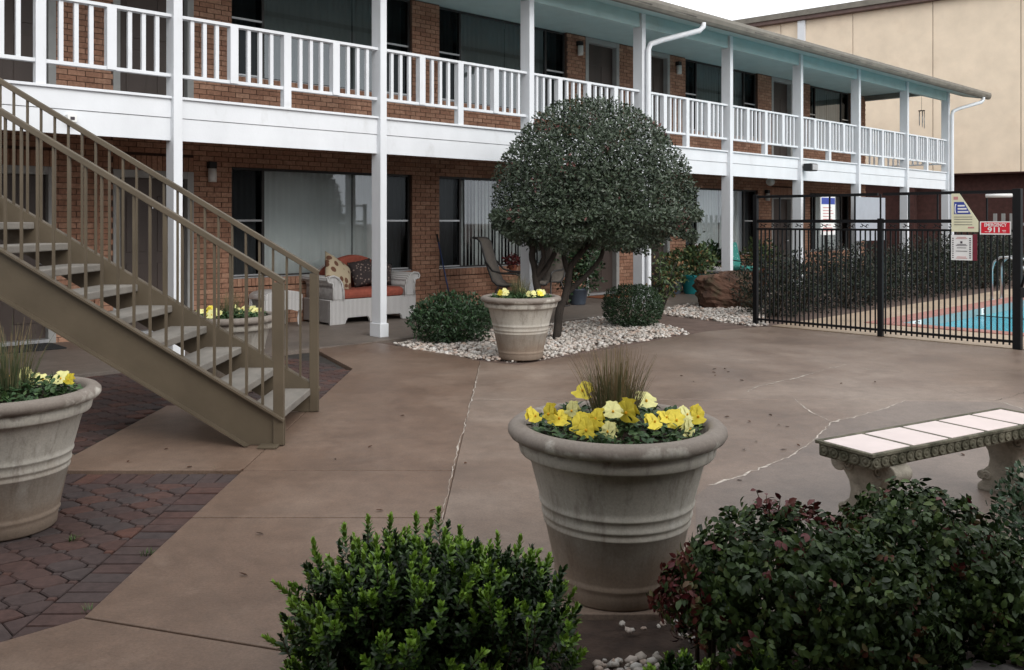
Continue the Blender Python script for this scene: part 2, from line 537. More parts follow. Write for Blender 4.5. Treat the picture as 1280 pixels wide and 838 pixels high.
M['l_pansy'] = leafmat('pansy_leaf', [(0.0, (0.018, 0.045, 0.015)), (0.6, (0.035, 0.075, 0.025)), (1.0, (0.075, 0.13, 0.045))], 0.5, 0.3)
M['l_red'] = leafmat('burgundy_plant_leaf', [(0.0, (0.05, 0.008, 0.010)), (1.0, (0.14, 0.02, 0.02))], 0.5, 0.3)
M['grass'] = leafmat('dry_tufted_grass', [(0.0, (0.035, 0.060, 0.025)), (0.5, (0.085, 0.095, 0.045)), (0.8, (0.20, 0.14, 0.075)), (1.0, (0.26, 0.19, 0.11))], 0.7, 0.2)
M['petal'] = simple('yellow_petal', (0.74, 0.60, 0.055), 0.6, 0.12, 30.0)
M['petal2'] = simple('pale_yellow_petal', (0.74, 0.71, 0.30), 0.6, 0.1, 30.0)
M['petal3'] = simple('deep_yellow_petal_centre', (0.72, 0.36, 0.01), 0.6, 0.1, 30.0)


def pot_mat(name, base, zstain):
    m, n, l, b = new_mat(name)
    f = pos_noise(n, l, 3.0, 6.0, 0.6)
    c = ramp(n, l, f, [(0.25, [x * 0.78 for x in base]), (0.6, base), (0.8, [min(1, x * 1.12) for x in base])])
    st = pos_noise(n, l, 16.0, 6.0, 0.7, stretch=(1, 1, 0.10))
    c = mixc(n, l, ramp(n, l, st, [(0.50, 0.0), (0.70, 0.62)]), c, (0.15, 0.125, 0.10))
    st2 = pos_noise(n, l, 9.0, 7.0, 0.75, stretch=(1, 1, 0.16))
    c = mixc(n, l, ramp(n, l, st2, [(0.55, 0.0), (0.68, 0.5)]), c, (0.58, 0.56, 0.52))
    tc = n.new('ShaderNodeTexCoord'); sx = n.new('ShaderNodeSeparateXYZ')
    l.new(tc.outputs['Object'], sx.inputs[0])
    nz = pos_noise(n, l, 5.0, 5.0, 0.6)
    ad = n.new('ShaderNodeMath'); ad.operation = 'MULTIPLY_ADD'; ad.inputs[1].default_value = 0.35
    l.new(nz, ad.inputs[0]); l.new(sx.outputs['Z'], ad.inputs[2])
    low = ramp(n, l, ad.outputs[0], [(zstain, 0.80), (zstain + 0.24, 0.0)])
    c = mixc(n, l, low, c, (0.235, 0.165, 0.115))
    top = ramp(n, l, ad.outputs[0], [(0.785, 0.0), (0.815, 0.80)])
    c = mixc(n, l, top, c, (0.17, 0.137, 0.115))
    f3 = pos_noise(n, l, 90.0, 4.0, 0.7)
    c = mixc(n, l, 1.0, c, ramp(n, l, f3, [(0.3, 0.85), (0.7, 1.08)]), 'MULTIPLY')
    l.new(c, b.inputs['Base Color'])
    b.inputs['Roughness'].default_value = 0.8
    b.inputs['Specular IOR Level'].default_value = 0.3
    bump(n, l, b, f3, 0.2, 0.004)
    return m


M['pot'] = pot_mat('pale_cast_stone_pot', (0.47, 0.44, 0.385), 0.30)


def glass_mat():
    m, n, l, b = new_mat('window_glass')
    n.remove(b)
    out = n['Material Output']
    gl = n.new('ShaderNodeBsdfGlossy'); gl.inputs['Roughness'].default_value = 0.02
    gl.inputs['Color'].default_value = (0.9, 0.95, 1.0, 1)
    tr = n.new('ShaderNodeBsdfTransparent'); tr.inputs['Color'].default_value = (0.86, 0.89, 0.89, 1)
    fr = n.new('ShaderNodeFresnel'); fr.inputs['IOR'].default_value = 2.0
    mx = n.new('ShaderNodeMixShader')
    l.new(fr.outputs[0], mx.inputs[0]); l.new(tr.outputs[0], mx.inputs[1]); l.new(gl.outputs[0], mx.inputs[2])
    l.new(mx.outputs[0], out.inputs['Surface'])
    return m


def screen_mat():
    m, n, l, b = new_mat('dark_insect_screen_glass')
    n.remove(b)
    out = n['Material Output']
    gl = n.new('ShaderNodeBsdfGlossy'); gl.inputs['Roughness'].default_value = 0.08
    gl.inputs['Color'].default_value = (0.35, 0.38, 0.40, 1)
    tr = n.new('ShaderNodeBsdfTransparent'); tr.inputs['Color'].default_value = (0.22, 0.23, 0.24, 1)
    fr = n.new('ShaderNodeFresnel'); fr.inputs['IOR'].default_value = 1.5
    mx = n.new('ShaderNodeMixShader')
    l.new(fr.outputs[0], mx.inputs[0]); l.new(tr.outputs[0], mx.inputs[1]); l.new(gl.outputs[0], mx.inputs[2])
    l.new(mx.outputs[0], out.inputs['Surface'])
    return m


M['glass'] = glass_mat()
M['screen'] = screen_mat()


def wicker_mat():
    m, n, l, b = new_mat('white_wicker_weave')
    g = n.new('ShaderNodeTexCoord')
    wv = n.new('ShaderNodeTexWave'); wv.wave_type = 'BANDS'; wv.bands_direction = 'X'
    wv.inputs['Scale'].default_value = 14.0; wv.inputs['Distortion'].default_value = 1.0
    l.new(g.outputs['Object'], wv.inputs['Vector'])
    w2 = n.new('ShaderNodeTexWave'); w2.wave_type = 'BANDS'; w2.bands_direction = 'Y'
    w2.inputs['Scale'].default_value = 14.0
    l.new(g.outputs['Object'], w2.inputs['Vector'])
    w3 = n.new('ShaderNodeTexWave'); w3.wave_type = 'BANDS'; w3.bands_direction = 'Z'
    w3.inputs['Scale'].default_value = 30.0
    l.new(g.outputs['Object'], w3.inputs['Vector'])
    s = n.new('ShaderNodeMath'); s.operation = 'MULTIPLY'
    l.new(wv.outputs['Fac'], s.inputs[0]); l.new(w2.outputs['Fac'], s.inputs[1])
    s2 = n.new('ShaderNodeMath'); s2.operation = 'ADD'
    l.new(wv.outputs['Fac'], s2.inputs[0]); l.new(w3.outputs['Fac'], s2.inputs[1])
    c = ramp(n, l, wv.outputs['Fac'], [(0.0, (0.30, 0.28, 0.27)), (0.4, (0.62, 0.61, 0.60)), (1.0, (0.76, 0.75, 0.74))])
    l.new(c, b.inputs['Base Color'])
    b.inputs['Roughness'].default_value = 0.6
    bump(n, l, b, s2.outputs[0], 0.7, 0.008)
    return m


M['wicker'] = wicker_mat()


def spots_mat(name, ground, spot, scale, th):
    m, n, l, b = new_mat(name)
    g = n.new('ShaderNodeTexCoord')
    v = n.new('ShaderNodeTexVoronoi'); v.inputs['Scale'].default_value = scale
    l.new(g.outputs['Object'], v.inputs['Vector'])
    c = ramp(n, l, v.outputs['Distance'], [(th, spot), (th + 0.06, ground)])
    l.new(c, b.inputs['Base Color'])
    b.inputs['Roughness'].default_value = 0.9
    return m


M['pil_spot'] = spots_mat('beige_spotted_fabric', (0.42, 0.35, 0.24), (0.13, 0.055, 0.03), 7.0, 0.33)
M['pil_dark'] = spots_mat('dark_scroll_fabric', (0.03, 0.022, 0.022), (0.20, 0.15, 0.13), 22.0, 0.28)
M['tealcush'] = spots_mat('teal_print_cushion', (0.03, 0.20, 0.17), (0.35, 0.45, 0.42), 16.0, 0.18)


def water_mat():
    m, n, l, b = new_mat('pool_water')
    b.inputs['Base Color'].default_value = (0.06, 0.50, 0.64, 1)
    b.inputs['Roughness'].default_value = 0.12
    b.inputs['Specular IOR Level'].default_value = 0.22
    f = pos_noise(n, l, 1.2, 3.0)
    c = ramp(n, l, f, [(0.35, (0.045, 0.44, 0.60)), (0.65, (0.085, 0.56, 0.68))])
    l.new(c, b.inputs['Base Color'])
    b.inputs['Alpha'].default_value = 0.8
    bump(n, l, b, pos_noise(n, l, 7.0, 4.0), 0.35, 0.03)
    return m


M['water'] = water_mat()

# ================================================================== THE SETTING
SL = 0.05   # slab thickness


def struct(name, mb, m, parent=None, bevel=0.0, **k):
    o = mb.build(name, m, parent, bevel, **k)
    if parent is None: o['kind'] = 'structure'
    return o


# ground sheet, with an opening where the pool sits (facade frame)
PA0, PA1, PQ0, PQ1 = 6.55, 19.0, -11.5, -3.95          # pool basin in a, q
gm = MB()
zg = -0.06
BIG = 400.0
for a0, a1, q0, q1 in ((-BIG, PA0, -BIG, BIG), (PA1, BIG, -BIG, BIG), (PA0, PA1, -BIG, PQ0), (PA0, PA1, PQ1, BIG)):
    gm.add([W(a0, q0, zg), W(a1, q0, zg), W(a1, q1, zg), W(a0, q1, zg)], [(0, 1, 2, 3)])
struct('ground', gm, M['earth'])

# ---- concrete courtyard, slab by slab
pav = box(-12, 12, -4, -3.9, -0.059, -0.055).build('courtyard_pavement', M['joint'])
pav['kind'] = 'structure'
J = 0.006


def slab(poly, m='concrete', z=0.0, name='concrete_slab'):
    return MB().prism([(p[0], p[1]) for p in poly], z - SL, z).build(name, M[m], pav, 0.004)


XL, XM = -1.645, -0.35
YB = 3.47       # bed edge
# edge of the facade-parallel paver field in front
e0 = Vector((XL, 3.44)); dd = Vector((DX, DY))
eA = e0 - dd * 4.0
slab([(XL, 4.6 + J), (XM - .0012, 4.6 + J), (XM - .0012, 5.47 - J), (XL, 5.47 - J)])
slab([(XL, 3.44 + J), (XM - .0012, 3.03 + J), (XM - .0012, 4.6 - J), (XL, 4.6 - J)])
slab([(eA.x, eA.y), (XL, 3.44 - J), (-0.70, 3.14 - J), (-0.70, -3), (eA.x, -3)])
slab([(XM + .0012, YB), (9.0, YB), (9.0, 7.66 - J), (XM + .0012, 7.66 - J)], 'worn')
gal_q = -0.36
p_c = W(-0.30, gal_q)      # gallery edge near post
slab([(XL, 5.47 + J), (XM - .0012, 5.47 + J), (XM - .0012, 9.75), (-0.62, 10.15), (W(-0.32, gal_q - 0.01).x, W(-0.32, gal_q - 0.01).y), (W(-1.18, gal_q - 0.01).x, W(-1.18, gal_q - 0.01).y), (XL, 9.25)])
slab([(-2.85, 5.47 + J), (XL - J, 5.47 + J), (XL - J, 7.4), (-2.85, 7.4)])
slab([(-9.0, 5.47 + J), (-2.85 - J, 5.47 + J), (-2.85 - J, 5.85), (-9.0, 5.85)])
# far slab up to the gravel beds and the pool fence
fq = lambda a, q: (W(a, q).x, W(a, q).y)
slab([(XM + .0012, 7.66 + J), (9.0, 7.66 + J), fq(4.80, -8.3), fq(4.80, -2.86), fq(3.7, -2.6), fq(3.2, -2.62), fq(-0.25, -2.88), (XM + .0012, 9.75)], 'worn')
# gallery floor under the balcony
gp = [fq(-12, gal_q), fq(19.3, gal_q), fq(19.3, WQ + 0.4), fq(-12, WQ + 0.4)]
slab(gp, 'gallery', 0.012, 'gallery_slab')
# front edge of the bed, a narrow brown kerb strip
MB().prism([(-0.70 + J, 3.02), (XM - .0012, 3.02), (XM - .0012, 2.9), (-0.70 + J, 2.9)], -SL, -0.004).build('concrete_slab', M['concrete'], pav, 0.004)

# cracks with white filler on the big slabs
def crack(px, w, seed, m='filler', name='crack_filler'):
    pts = [G(x, y) for x, y in px]
    rnd = random.Random(seed)
    fine = []
    for i in range(len(pts) - 1):
        k = max(2, int((pts[i + 1] - pts[i]).length / 0.05))
        for j in range(k):
            t = j / k
            p = pts[i].lerp(pts[i + 1], t)
            fine.append(p + Vector((rnd.uniform(-1, 1) * 0.008, rnd.uniform(-1, 1) * 0.016, 0)))
    fine.append(pts[-1])
    vs_, fs_ = [], []
    for i, p in enumerate(fine):
        t = (fine[min(i + 1, len(fine) - 1)] - fine[max(i - 1, 0)]).normalized()
        s = Vector((-t.y, t.x, 0))
        ww = w * 0.68 * (0.15 + 0.75 * abs(mnoise.noise(Vector((i * 0.23, seed, 0)))) * 2) * rnd.uniform(0.6, 1.2)
        if i in (0, len(fine) - 1): ww *= 0.2
        vs_ += [(p + s * ww)[:2] + (0.003,), (p - s * ww)[:2] + (0.003,)]
        if i: fs_.append((2 * i - 2, 2 * i - 1, 2 * i + 1, 2 * i))
    MB().add(vs_, fs_).build(name, M[m], pav)


crack([(885, 608), (935, 592), (985, 572), (1015, 553), (1040, 528), (1075, 520), (1110, 510), (1131, 501)], 0.022, 1)
crack([(1040, 528), (1012, 515), (992, 498)], 0.013, 2)
crack([(931, 492), (945, 484), (1000, 472), (1035, 461), (1060, 456)], 0.020, 3)
crack([(1060, 456), (1085, 462), (1110, 463), (1138, 468)], 0.010, 4)
crack([(1241, 502), (1258, 505), (1279, 512), (1320, 520)], 0.022, 5)
crack([(1190, 488), (1215, 495), (1241, 502), (1262, 497), (1285, 490)], 0.007, 6, 'joint', 'crack')
crack([(600, 457), (592, 490), (583, 525), (573, 560), (563, 600), (555, 637)], 0.009, 7)
crack([(556, 640), (548, 680), (540, 720)], 0.008, 8)
crack([(1138, 468), (1200, 464), (1290, 463)], 0.005, 9, 'joint', 'crack')
crack([(880, 445), (930, 452), (1000, 452), (1060, 456)], 0.003, 10, 'joint', 'crack')
crack([(600, 500), (700, 499), (790, 499)], 0.006, 13)
# smoother grey patched area behind the bench
MB().add([tuple(G(x, y)[:2]) + (0.0022,) for x, y in ((1040, 529), (1075, 521), (1131, 502), (1240, 503), (1330, 520), (1330, 690), (870, 690), (870, 620), (885, 609), (935, 593), (985, 573), (1015, 554))], [tuple(range(12))[::-1]]).build('concrete_patch', M['patch'], pav)

# ---- paver fields
def clip_poly(poly, a, b, c):
    """keep a*x+b*y<=c"""
    out = []
    for i in range(len(poly)):
        p, q = poly[i], poly[(i + 1) % len(poly)]
        dp, dq = a * p[0] + b * p[1] - c, a * q[0] + b * q[1] - c
        if dp <= 0: out.append(p)
        if (dp < 0) != (dq < 0) and dp != dq:
            t = dp / (dp - dq)
            out.append((p[0] + (q[0] - p[0]) * t, p[1] + (q[1] - p[1]) * t))
    return out


def shrink(poly, g):
    cx = sum(p[0] for p in poly) / len(poly); cy = sum(p[1] for p in poly) / len(poly)
    o = []
    for p in poly:
        d = math.hypot(p[0] - cx, p[1] - cy)
        k = max(0.0, (d - g)) / d if d > 0 else 1
        o.append((cx + (p[0] - cx) * k, cy + (p[1] - cy) * k))
    return o


def parea(poly):
    return 0.5 * abs(sum(poly[i][0] * poly[(i + 1) % len(poly)][1] - poly[(i + 1) % len(poly)][0] * poly[i][1] for i in range(len(poly))))


def paver_field(x0, x1, y0, y1, planes):
    """octagon and square pattern, lattice turned 45 degrees"""
    lat = 0.122
    half = lat / 2
    cut = lat * 0.20
    out = []
    c45 = math.sqrt(0.5)
    octo = [(-half, -half + cut), (-half + cut, -half), (half - cut, -half), (half, -half + cut), (half, half - cut), (half - cut, half), (-half + cut, half), (-half, half - cut)]
    rot = lambda p: ((p[0] - p[1]) * c45, (p[0] + p[1]) * c45)
    octo = [rot(p) for p in octo]
    sq = [rot((cut, 0)), rot((0, cut)), rot((-cut, 0)), rot((0, -cut))]
    st = 1.28     # stretched across, as the stones are wider than deep
    n = int(max(x1 - x0, y1 - y0) / lat) + 6
    for i in range(-n, n + 1):
        for j in range(-n, n + 1):
            cx0, cy0 = rot((i * lat, j * lat))
            for kind, poly in ((0, octo), (1, sq)):
                ox, oy = (0, 0) if kind == 0 else rot((half, half))
                pl = [((p[0] + cx0 + ox) * st + (x0 + x1) / 2, (p[1] + cy0 + oy) + (y0 + y1) / 2) for p in poly]
                mx = sum(p[0] for p in pl) / len(pl); my = sum(p[1] for p in pl) / len(pl)
                if not (x0 - .2 < mx < x1 + .2 and y0 - .2 < my < y1 + .2): continue
                for a, b, c in planes:
                    pl = clip_poly(pl, a, b, c)
                    if len(pl) < 3: break
                if len(pl) < 3 or parea(pl) < 0.0012: continue
                out.append(shrink(pl, 0.0045))
    return out


def paver_mesh(poly, z):
    mb = MB()
    cx = sum(p[0] for p in poly) / len(poly); cy = sum(p[1] for p in poly) / len(poly)
    n = len(poly)
    area = sum(poly[i][0] * poly[(i + 1) % n][1] - poly[(i + 1) % n][0] * poly[i][1] for i in range(n))
    if area < 0: poly = poly[::-1]
    inner = shrink(poly, 0.006)
    tx, ty = random.uniform(-1, 1) * 0.012, random.uniform(-1, 1) * 0.012
    zz = lambda p: z + (p[0] - cx) * tx + (p[1] - cy) * ty
    vs_ = [(p[0], p[1], z - 0.05) for p in poly] + [(p[0], p[1], zz(p) - 0.005) for p in poly] + [(p[0], p[1], zz(p)) for p in inner]
    fs_ = [tuple(range(2 * n, 3 * n))]
    for i in range(n):
        j = (i + 1) % n
        fs_.append((i, j, n + j, n + i)); fs_.append((n + i, n + j, 2 * n + j, 2 * n + i))
    mb.add(vs_, fs_)
    return mb


# field 1, in front: right edge X=XL, back edge Y=5.47, front edge along the facade direction
Z1 = -0.018
paving = MB().prism([(-6.5, -1.5), (-1.66, 3.42), (-1.66, 5.45), (-6.5, 5.45)], -0.058, -0.035).build('brick_paving', M['joint'])
paving['kind'] = 'structure'
fn = (DY, -DX)                     # normal of the front edge, pointing to the camera
c_front = fn[0] * e0.x + fn[1] * e0.y
BW = 0.205                         # border course
pieces = paver_field(-3.9, XL - BW, 2.4, 5.47 - BW, [(1, 0, XL - BW - 0.004), (0, 1, 5.47 - BW - 0.004), (fn[0], fn[1], c_front - 0.215)])
y = 3.30
while y < 5.25:                    # soldier course along the right edge
    pp = clip_poly([(XL - BW, y + 0.004), (XL - 0.006, y + 0.004), (XL - 0.006, y + 0.100), (XL - BW, y + 0.100)], fn[0], fn[1], c_front - 0.012)
    if len(pp) > 2 and parea(pp) > .0012: pieces.append(pp)
    y += 0.104
x = XL - 0.006
while x > -3.9:                    # soldier course along the back edge
    pieces.append([(x - 0.100, 5.47 - BW), (x - 0.004, 5.47 - BW), (x - 0.004, 5.462), (x - 0.100, 5.462)])
    x -= 0.104
t = 0.03
while t < 3.0:                     # course along the front edge
    p = e0 - dd * t
    nn = Vector((-fn[0], -fn[1]))
    q = e0 - dd * (t + 0.196)
    pp = clip_poly([tuple(p + nn * 0.006), tuple(q + nn * 0.006), tuple(q + nn * 0.21), tuple(p + nn * 0.21)], 1, 0, XL - BW - .004)
    if len(pp) > 2 and parea(pp) > .0012: pieces.append(pp)
    t += 0.2
pieces = [p for p in pieces if min(v[0] for v in p) > -3.95]
pieces.sort(key=lambda p: sum(v[1] for v in p) / len(p))
vis = []
for p in pieces:
    cx = sum(v[0] for v in p) / len(p); cy = sum(v[1] for v in p) / len(p)
    px = 640 + F * cx / max(cy, .1)
    vis.append(-40 < px < 330)
k = 0
rest = MB()
for p, v in zip(pieces, vis):
    mb = paver_mesh(p, Z1 + random.uniform(-0.003, 0.003))
    if v and k < 290:
        mb.build('paver', M['paver'], paving); k += 1
    else:
        rest.add(mb.v, mb.f)
if rest.v:
    o = rest.build('distant_pavers', M['paver'], paving); o['kind'] = 'stuff'
# field 2, under the stairs
paving2 = MB().prism([(-9, 5.87), (-2.86, 5.87), (-2.86, 7.42), (-1.66, 7.42), (-1.66, 9.24), fq(-1.2, gal_q - 0.02), fq(-9, gal_q - 0.02)], -0.058, -0.035).build('shaded_brick_paving', M['joint'])
paving2['kind'] = 'structure'
rest = MB()
gn = (NX, NY); gc = NX * W(0, gal_q).x + NY * W(0, gal_q).y - 0.02
for p in paver_field(-6.5, -1.66, 5.86, 10.4, [(1, 0, XL - 0.006), (0, -1, -5.857), (gn[0], gn[1], gc)]):
    cx = sum(v[0] for v in p) / len(p); cy = sum(v[1] for v in p) / len(p)
    if cy < 7.45 and cx > -2.9: continue
    if cx + cy > 7.62: continue
    mb = paver_mesh(p, Z1 + random.uniform(-0.003, 0.003))
    rest.add(mb.v, mb.f)
o = rest.build('shaded_pavers', M['paver'], paving2); o['kind'] = 'stuff'


# ---- gravel
def pebbles(name, n, fpos, size, label, hmax=0.03, seed=1):
    rg = np.random.default_rng(seed)
    ico_v = []
    t_ = (1 + 5 ** .5) / 2
    base = np.array([(-1, t_, 0), (1, t_, 0), (-1, -t_, 0), (1, -t_, 0), (0, -1, t_), (0, 1, t_), (0, -1, -t_), (0, 1, -t_), (t_, 0, -1), (t_, 0, 1), (-t_, 0, -1), (-t_, 0, 1)], float)
    base /= np.linalg.norm(base[0])
    tri = np.array([(0, 11, 5), (0, 5, 1), (0, 1, 7), (0, 7, 10), (0, 10, 11), (1, 5, 9), (5, 11, 4), (11, 10, 2), (10, 7, 6), (7, 1, 8), (3, 9, 4), (3, 4, 2), (3, 2, 6), (3, 6, 8), (3, 8, 9), (4, 9, 5), (2, 4, 11), (6, 2, 10), (8, 6, 7), (9, 8, 1)])
    Vs, Ts = [], []
    for i in range(n):
        x_, y_, z_ = fpos(rg)
        s = size * rg.uniform(0.55, 1.25)
        sc = np.array([1.0, rg.uniform(.6, .9), rg.uniform(.4, .65)]) * s
        v = base * (1 + rg.uniform(-.12, .12, (12, 1))) * sc
        a = rg.uniform(0, 6.28); b = rg.uniform(-.5, .5)
        ca, sa, cb, sb = math.cos(a), math.sin(a), math.cos(b), math.sin(b)
        Rm = np.array([[ca, -sa, 0], [sa, ca, 0], [0, 0, 1]]) @ np.array([[cb, 0, sb], [0, 1, 0], [-sb, 0, cb]])
        Vs.append(v @ Rm.T + np.array([x_, y_, z_]))
        Ts.append(tri + 12 * i)
    o = inst(name, tri_mesh(name, np.concatenate(Vs), np.concatenate(Ts), M['pebble'], smooth=True))
    tag(o, label, 'gravel', kind='stuff')
    return o


def in_poly(x, y, poly):
    c = False
    n = len(poly)
    for i in range(n):
        x1, y1 = poly[i]; x2, y2 = poly[(i + 1) % n]
        if (y1 > y) != (y2 > y) and x < (x2 - x1) * (y - y1) / (y2 - y1) + x1: c = not c
    return c


def sampler(poly, z, zr=0.012, dens=None):
    xs = [p[0] for p in poly]; ys = [p[1] for p in poly]

    def f(rg):
        while True:
            x_, y_ = rg.uniform(min(xs), max(xs)), rg.uniform(min(ys), max(ys))
            if in_poly(x_, y_, poly) and (dens is None or rg.random() < dens(x_, y_)):
                return x_, y_, z + rg.uniform(0, zr)
    return f


gp1 = lambda pts: [tuple(G(x_, y_)[:2]) for x_, y_ in pts]
bed1 = gp1([(494, 430), (520, 437), (590, 447), (640, 452), (700, 444), (760, 431), (862, 416), (835, 408), (790, 399), (745, 397), (705, 404), (640, 411), (560, 418)])
pebbles('tree_bed_gravel', 5200, sampler(bed1, -0.035, 0.05), 0.034, 'bed of pale river pebbles beneath the round-topped tree', seed=3)
bed2 = gp1([(822, 388), (845, 383), (873, 380), (905, 376), (952, 385), (960, 407), (940, 407), (900, 401), (860, 396), (838, 394)])
pebbles('boulder_bed_gravel', 2600, sampler(bed2, -0.035, 0.05), 0.036, 'strip of white pebbles in front of the brown boulder', seed=4)
bedP = [(0.62, 3.26), (0.95, 3.26), (0.95, 3.40), (0.62, 3.36)]
bedQ = [(0.22, 2.6), (1.1, 2.6), (0.75, 3.22), (0.30, 3.12)]
pebbles('planting_bed_pebbles', 430, sampler(bedQ, -0.03, 0.03, lambda x_, y_: 0.25 + 0.75 * (math.hypot(x_ - 0.36, y_ - 2.95) < 0.2)), 0.021, 'loose white pebbles scattered on the dark planting bed', seed=5)
pebbles('stray_pebbles', 26, lambda rg: (rg.choice([rg.uniform(0.40, 0.66), rg.uniform(0.66, 0.86)]), rg.uniform(3.22, 3.42), 0.006), 0.018, 'few stray white pebbles beside the big flower pot base', seed=6)
# planting bed soil in front
bed = MB().prism([(-0.68, -2), (7.0, -2), (7.0, YB - 0.01), (XM + 0.02, YB - 0.01), (XM + 0.02, 3.0), (-0.68, 2.88)], -0.058, -0.02).build('planting_bed', M['soil'])
bed['kind'] = 'structure'
# bare earth between the two gravel beds
e_bed = MB().prism([fq(-0.28, gal_q - 0.02), fq(-0.3, -2.86), fq(3.2, -2.6), fq(3.7, -2.58), fq(4.78, -2.84), fq(9.0, -2.84), fq(19.0, -2.84), fq(19.0, gal_q - 0.02)], -0.056, -0.022).build('earth_bed', M['earth'])
e_bed['kind'] = 'structure'
# rim of grass at the paver joints
def tuft(name, c, n, h, spread, parent=None, label=None, seed=1, lean=0.55, wd=0.006, m='grass', rlo=0.0, rhi=1.0):
    rg = np.random.default_rng(seed)
    nseg = 4
    Vs, Ts, Rn = [], [], []
    for i in range(n):
        a = rg.uniform(0, 6.28); r0 = spread * 0.35 * math.sqrt(rg.random())
        b = np.array([c[0] + r0 * math.cos(a), c[1] + r0 * math.sin(a), c[2]])
        ln = h * rg.uniform(.45, 1.0); le = lean * rg.uniform(0.0, 1.0) ** 1.2
        a2 = a + rg.uniform(-.5, .5)
        dv = np.array([math.cos(a2), math.sin(a2), 0])
        sd = np.array([-math.sin(a2 + rg.uniform(-1, 1)), math.cos(a2), 0]); sd /= np.linalg.norm(sd)
        k0 = sum(len(v) for v in Vs)
        vv = []
        for s in range(nseg + 1):
            t = s / nseg
            p = b + dv * ln * le * (t * .6 + t * t * .5) + np.array([0, 0, ln * t * (1 - 0.25 * le * t)])
            w_ = wd * (1 - t * 0.85)
            vv += [p - sd * w_, p + sd * w_]
        Vs.append(np.array(vv))
        for s in range(nseg):
            q_ = k0 + 2 * s
            Ts += [(q_, q_ + 1, q_ + 3), (q_, q_ + 3, q_ + 2)]
            Rn += [min(1, rlo + (rhi - rlo) * (0.55 * rg.random() + 0.45 * s / nseg))] * 2
    return inst(name, tri_mesh(name, np.concatenate(Vs), np.array(Ts), M[m], np.array(Rn)), parent)


for i, (x_, y_) in enumerate(((112, 766), (184, 694), (283, 588), (270, 590), (90, 676))):
    p = G(x_, y_, -0.02)
    o = tuft('weed', (p.x, p.y, -0.02), 22, 0.032, 0.08, seed=20 + i, lean=1.5, wd=0.0025, m='l_box', rlo=0.4, rhi=0.9)
    tag(o, 'tiny green weed sprouting from a joint of the brick paving', 'weed', 'weeds in the paving joints')

# leaf litter and specks on the slabs
rg = np.random.default_rng(11)
LP = [(868, 477), (890, 462), (895, 466), (905, 461), (893, 470), (908, 465), (930, 476), (905, 521), (938, 528), (975, 531), (981, 533), (945, 551), (931, 562), (975, 562), (580, 580), (536, 640), (480, 638), (300, 588), (240, 583), (160, 578), (205, 562), (310, 720), (330, 668), (1110, 537), (745, 490), (1206, 570), (850, 470), (965, 520), (1050, 480), (420, 575), (500, 520), (460, 560), (1000, 558), (920, 600), (1095, 478)]
P_ = np.array([list(G(x_, y_, 0.004)) for x_, y_ in LP] + [[rg.uniform(1.35, 2.3), rg.uniform(2.5, 3.0), -0.012] for _ in range(260)])
n_ = len(P_)
ang = rg.uniform(0, 6.28, n_)
D_ = np.stack([np.cos(ang), np.sin(ang), rg.uniform(-.02, .10, n_)], 1)
Nn = np.stack([rg.uniform(-.3, .3, n_), rg.uniform(-.3, .3, n_), np.ones(n_)], 1)
o = inst('leaf_litter', leaf_mesh('leaf_litter', P_, D_, Nn, rg.uniform(.022, .048, n_), rg.uniform(.014, .026, n_), rg.random(n_), M['litter'], True, -0.1, 0.5))
tag(o, 'scattered dry brown leaves lying on the courtyard concrete', 'leaves', kind='stuff')

# ---- pool deck and basin
dk = MB()
for a0, a1, q0, q1 in ((4.90, PA0 - 0.32, -16, -2.86), (PA0 - 0.32, PA1 + 3, -16, PQ0 - 0.32), (PA0 - 0.32, PA1 + 3, PQ1 + 0.32, -2.86), (PA1 + 0.32, PA1 + 3, PQ0 - 0.32, PQ1 + 0.32)):
    dk.add([W(a0, q0, -0.055), W(a1, q0, -0.055), W(a1, q1, -0.055), W(a0, q1, -0.055), W(a0, q0, 0), W(a1, q0, 0), W(a1, q1, 0), W(a0, q1, 0)],
           [(0, 3, 2, 1), (4, 5, 6, 7), (0, 1, 5, 4), (1, 2, 6, 5), (2, 3, 7, 6), (3, 0, 4, 7)])
struct('pool_deck', dk, M['deck'])
pool = empty('pool', W(0, 0, 0), TH)
pool['kind'] = 'structure'
ba = MB()
ba.add([(PA0, PQ0, -1.3), (PA1, PQ0, -1.3), (PA1, PQ1, -1.3), (PA0, PQ1, -1.3), (PA0, PQ0, -0.21), (PA1, PQ0, -0.21), (PA1, PQ1, -0.21), (PA0, PQ1, -0.21)],
       [(0, 1, 2, 3), (0, 4, 5, 1), (1, 5, 6, 2), (2, 6, 7, 3), (3, 7, 4, 0)])
ba.build('basin', M['plaster'], pool)
tl = MB()
tl.box(PA0 - .02, PA1 + .02, PQ1, PQ1 + .02, -0.215, -0.02).box(PA0 - .02, PA1 + .02, PQ0 - .02, PQ0, -0.215, -0.02)
tl.box(PA0 - .02, PA0, PQ0 + .001, PQ1 - .001, -0.215, -0.02).box(PA1, PA1 + .02, PQ0 + .001, PQ1 - .001, -0.215, -0.02)
tl.build('waterline_tile', M['pooltile'], pool)
MB().add([(PA0 + .002, PQ0 + .002, -0.15), (PA1 - .002, PQ0 + .002, -0.15), (PA1 - .002, PQ1 - .002, -0.15), (PA0 + .002, PQ1 - .002, -0.15)], [(0, 1, 2, 3)]).build('water_surface', M['water'], pool)
cb = box(0, 0.295, 0, 0.32, -0.02, 0.012).mesh('coping_brick', M['redcoping'])
cb2 = box(0, 0.32, 0, 0.295, -0.02, 0.012).mesh('coping_brick_end', M['redcoping'])
a = PA0 - 0.32
while a < PA1:
    inst('coping_brick', cb, pool, (a, PQ1, 0)); inst('coping_brick', cb, pool, (a, PQ0 - 0.32, 0)); a += 0.30
q = PQ0
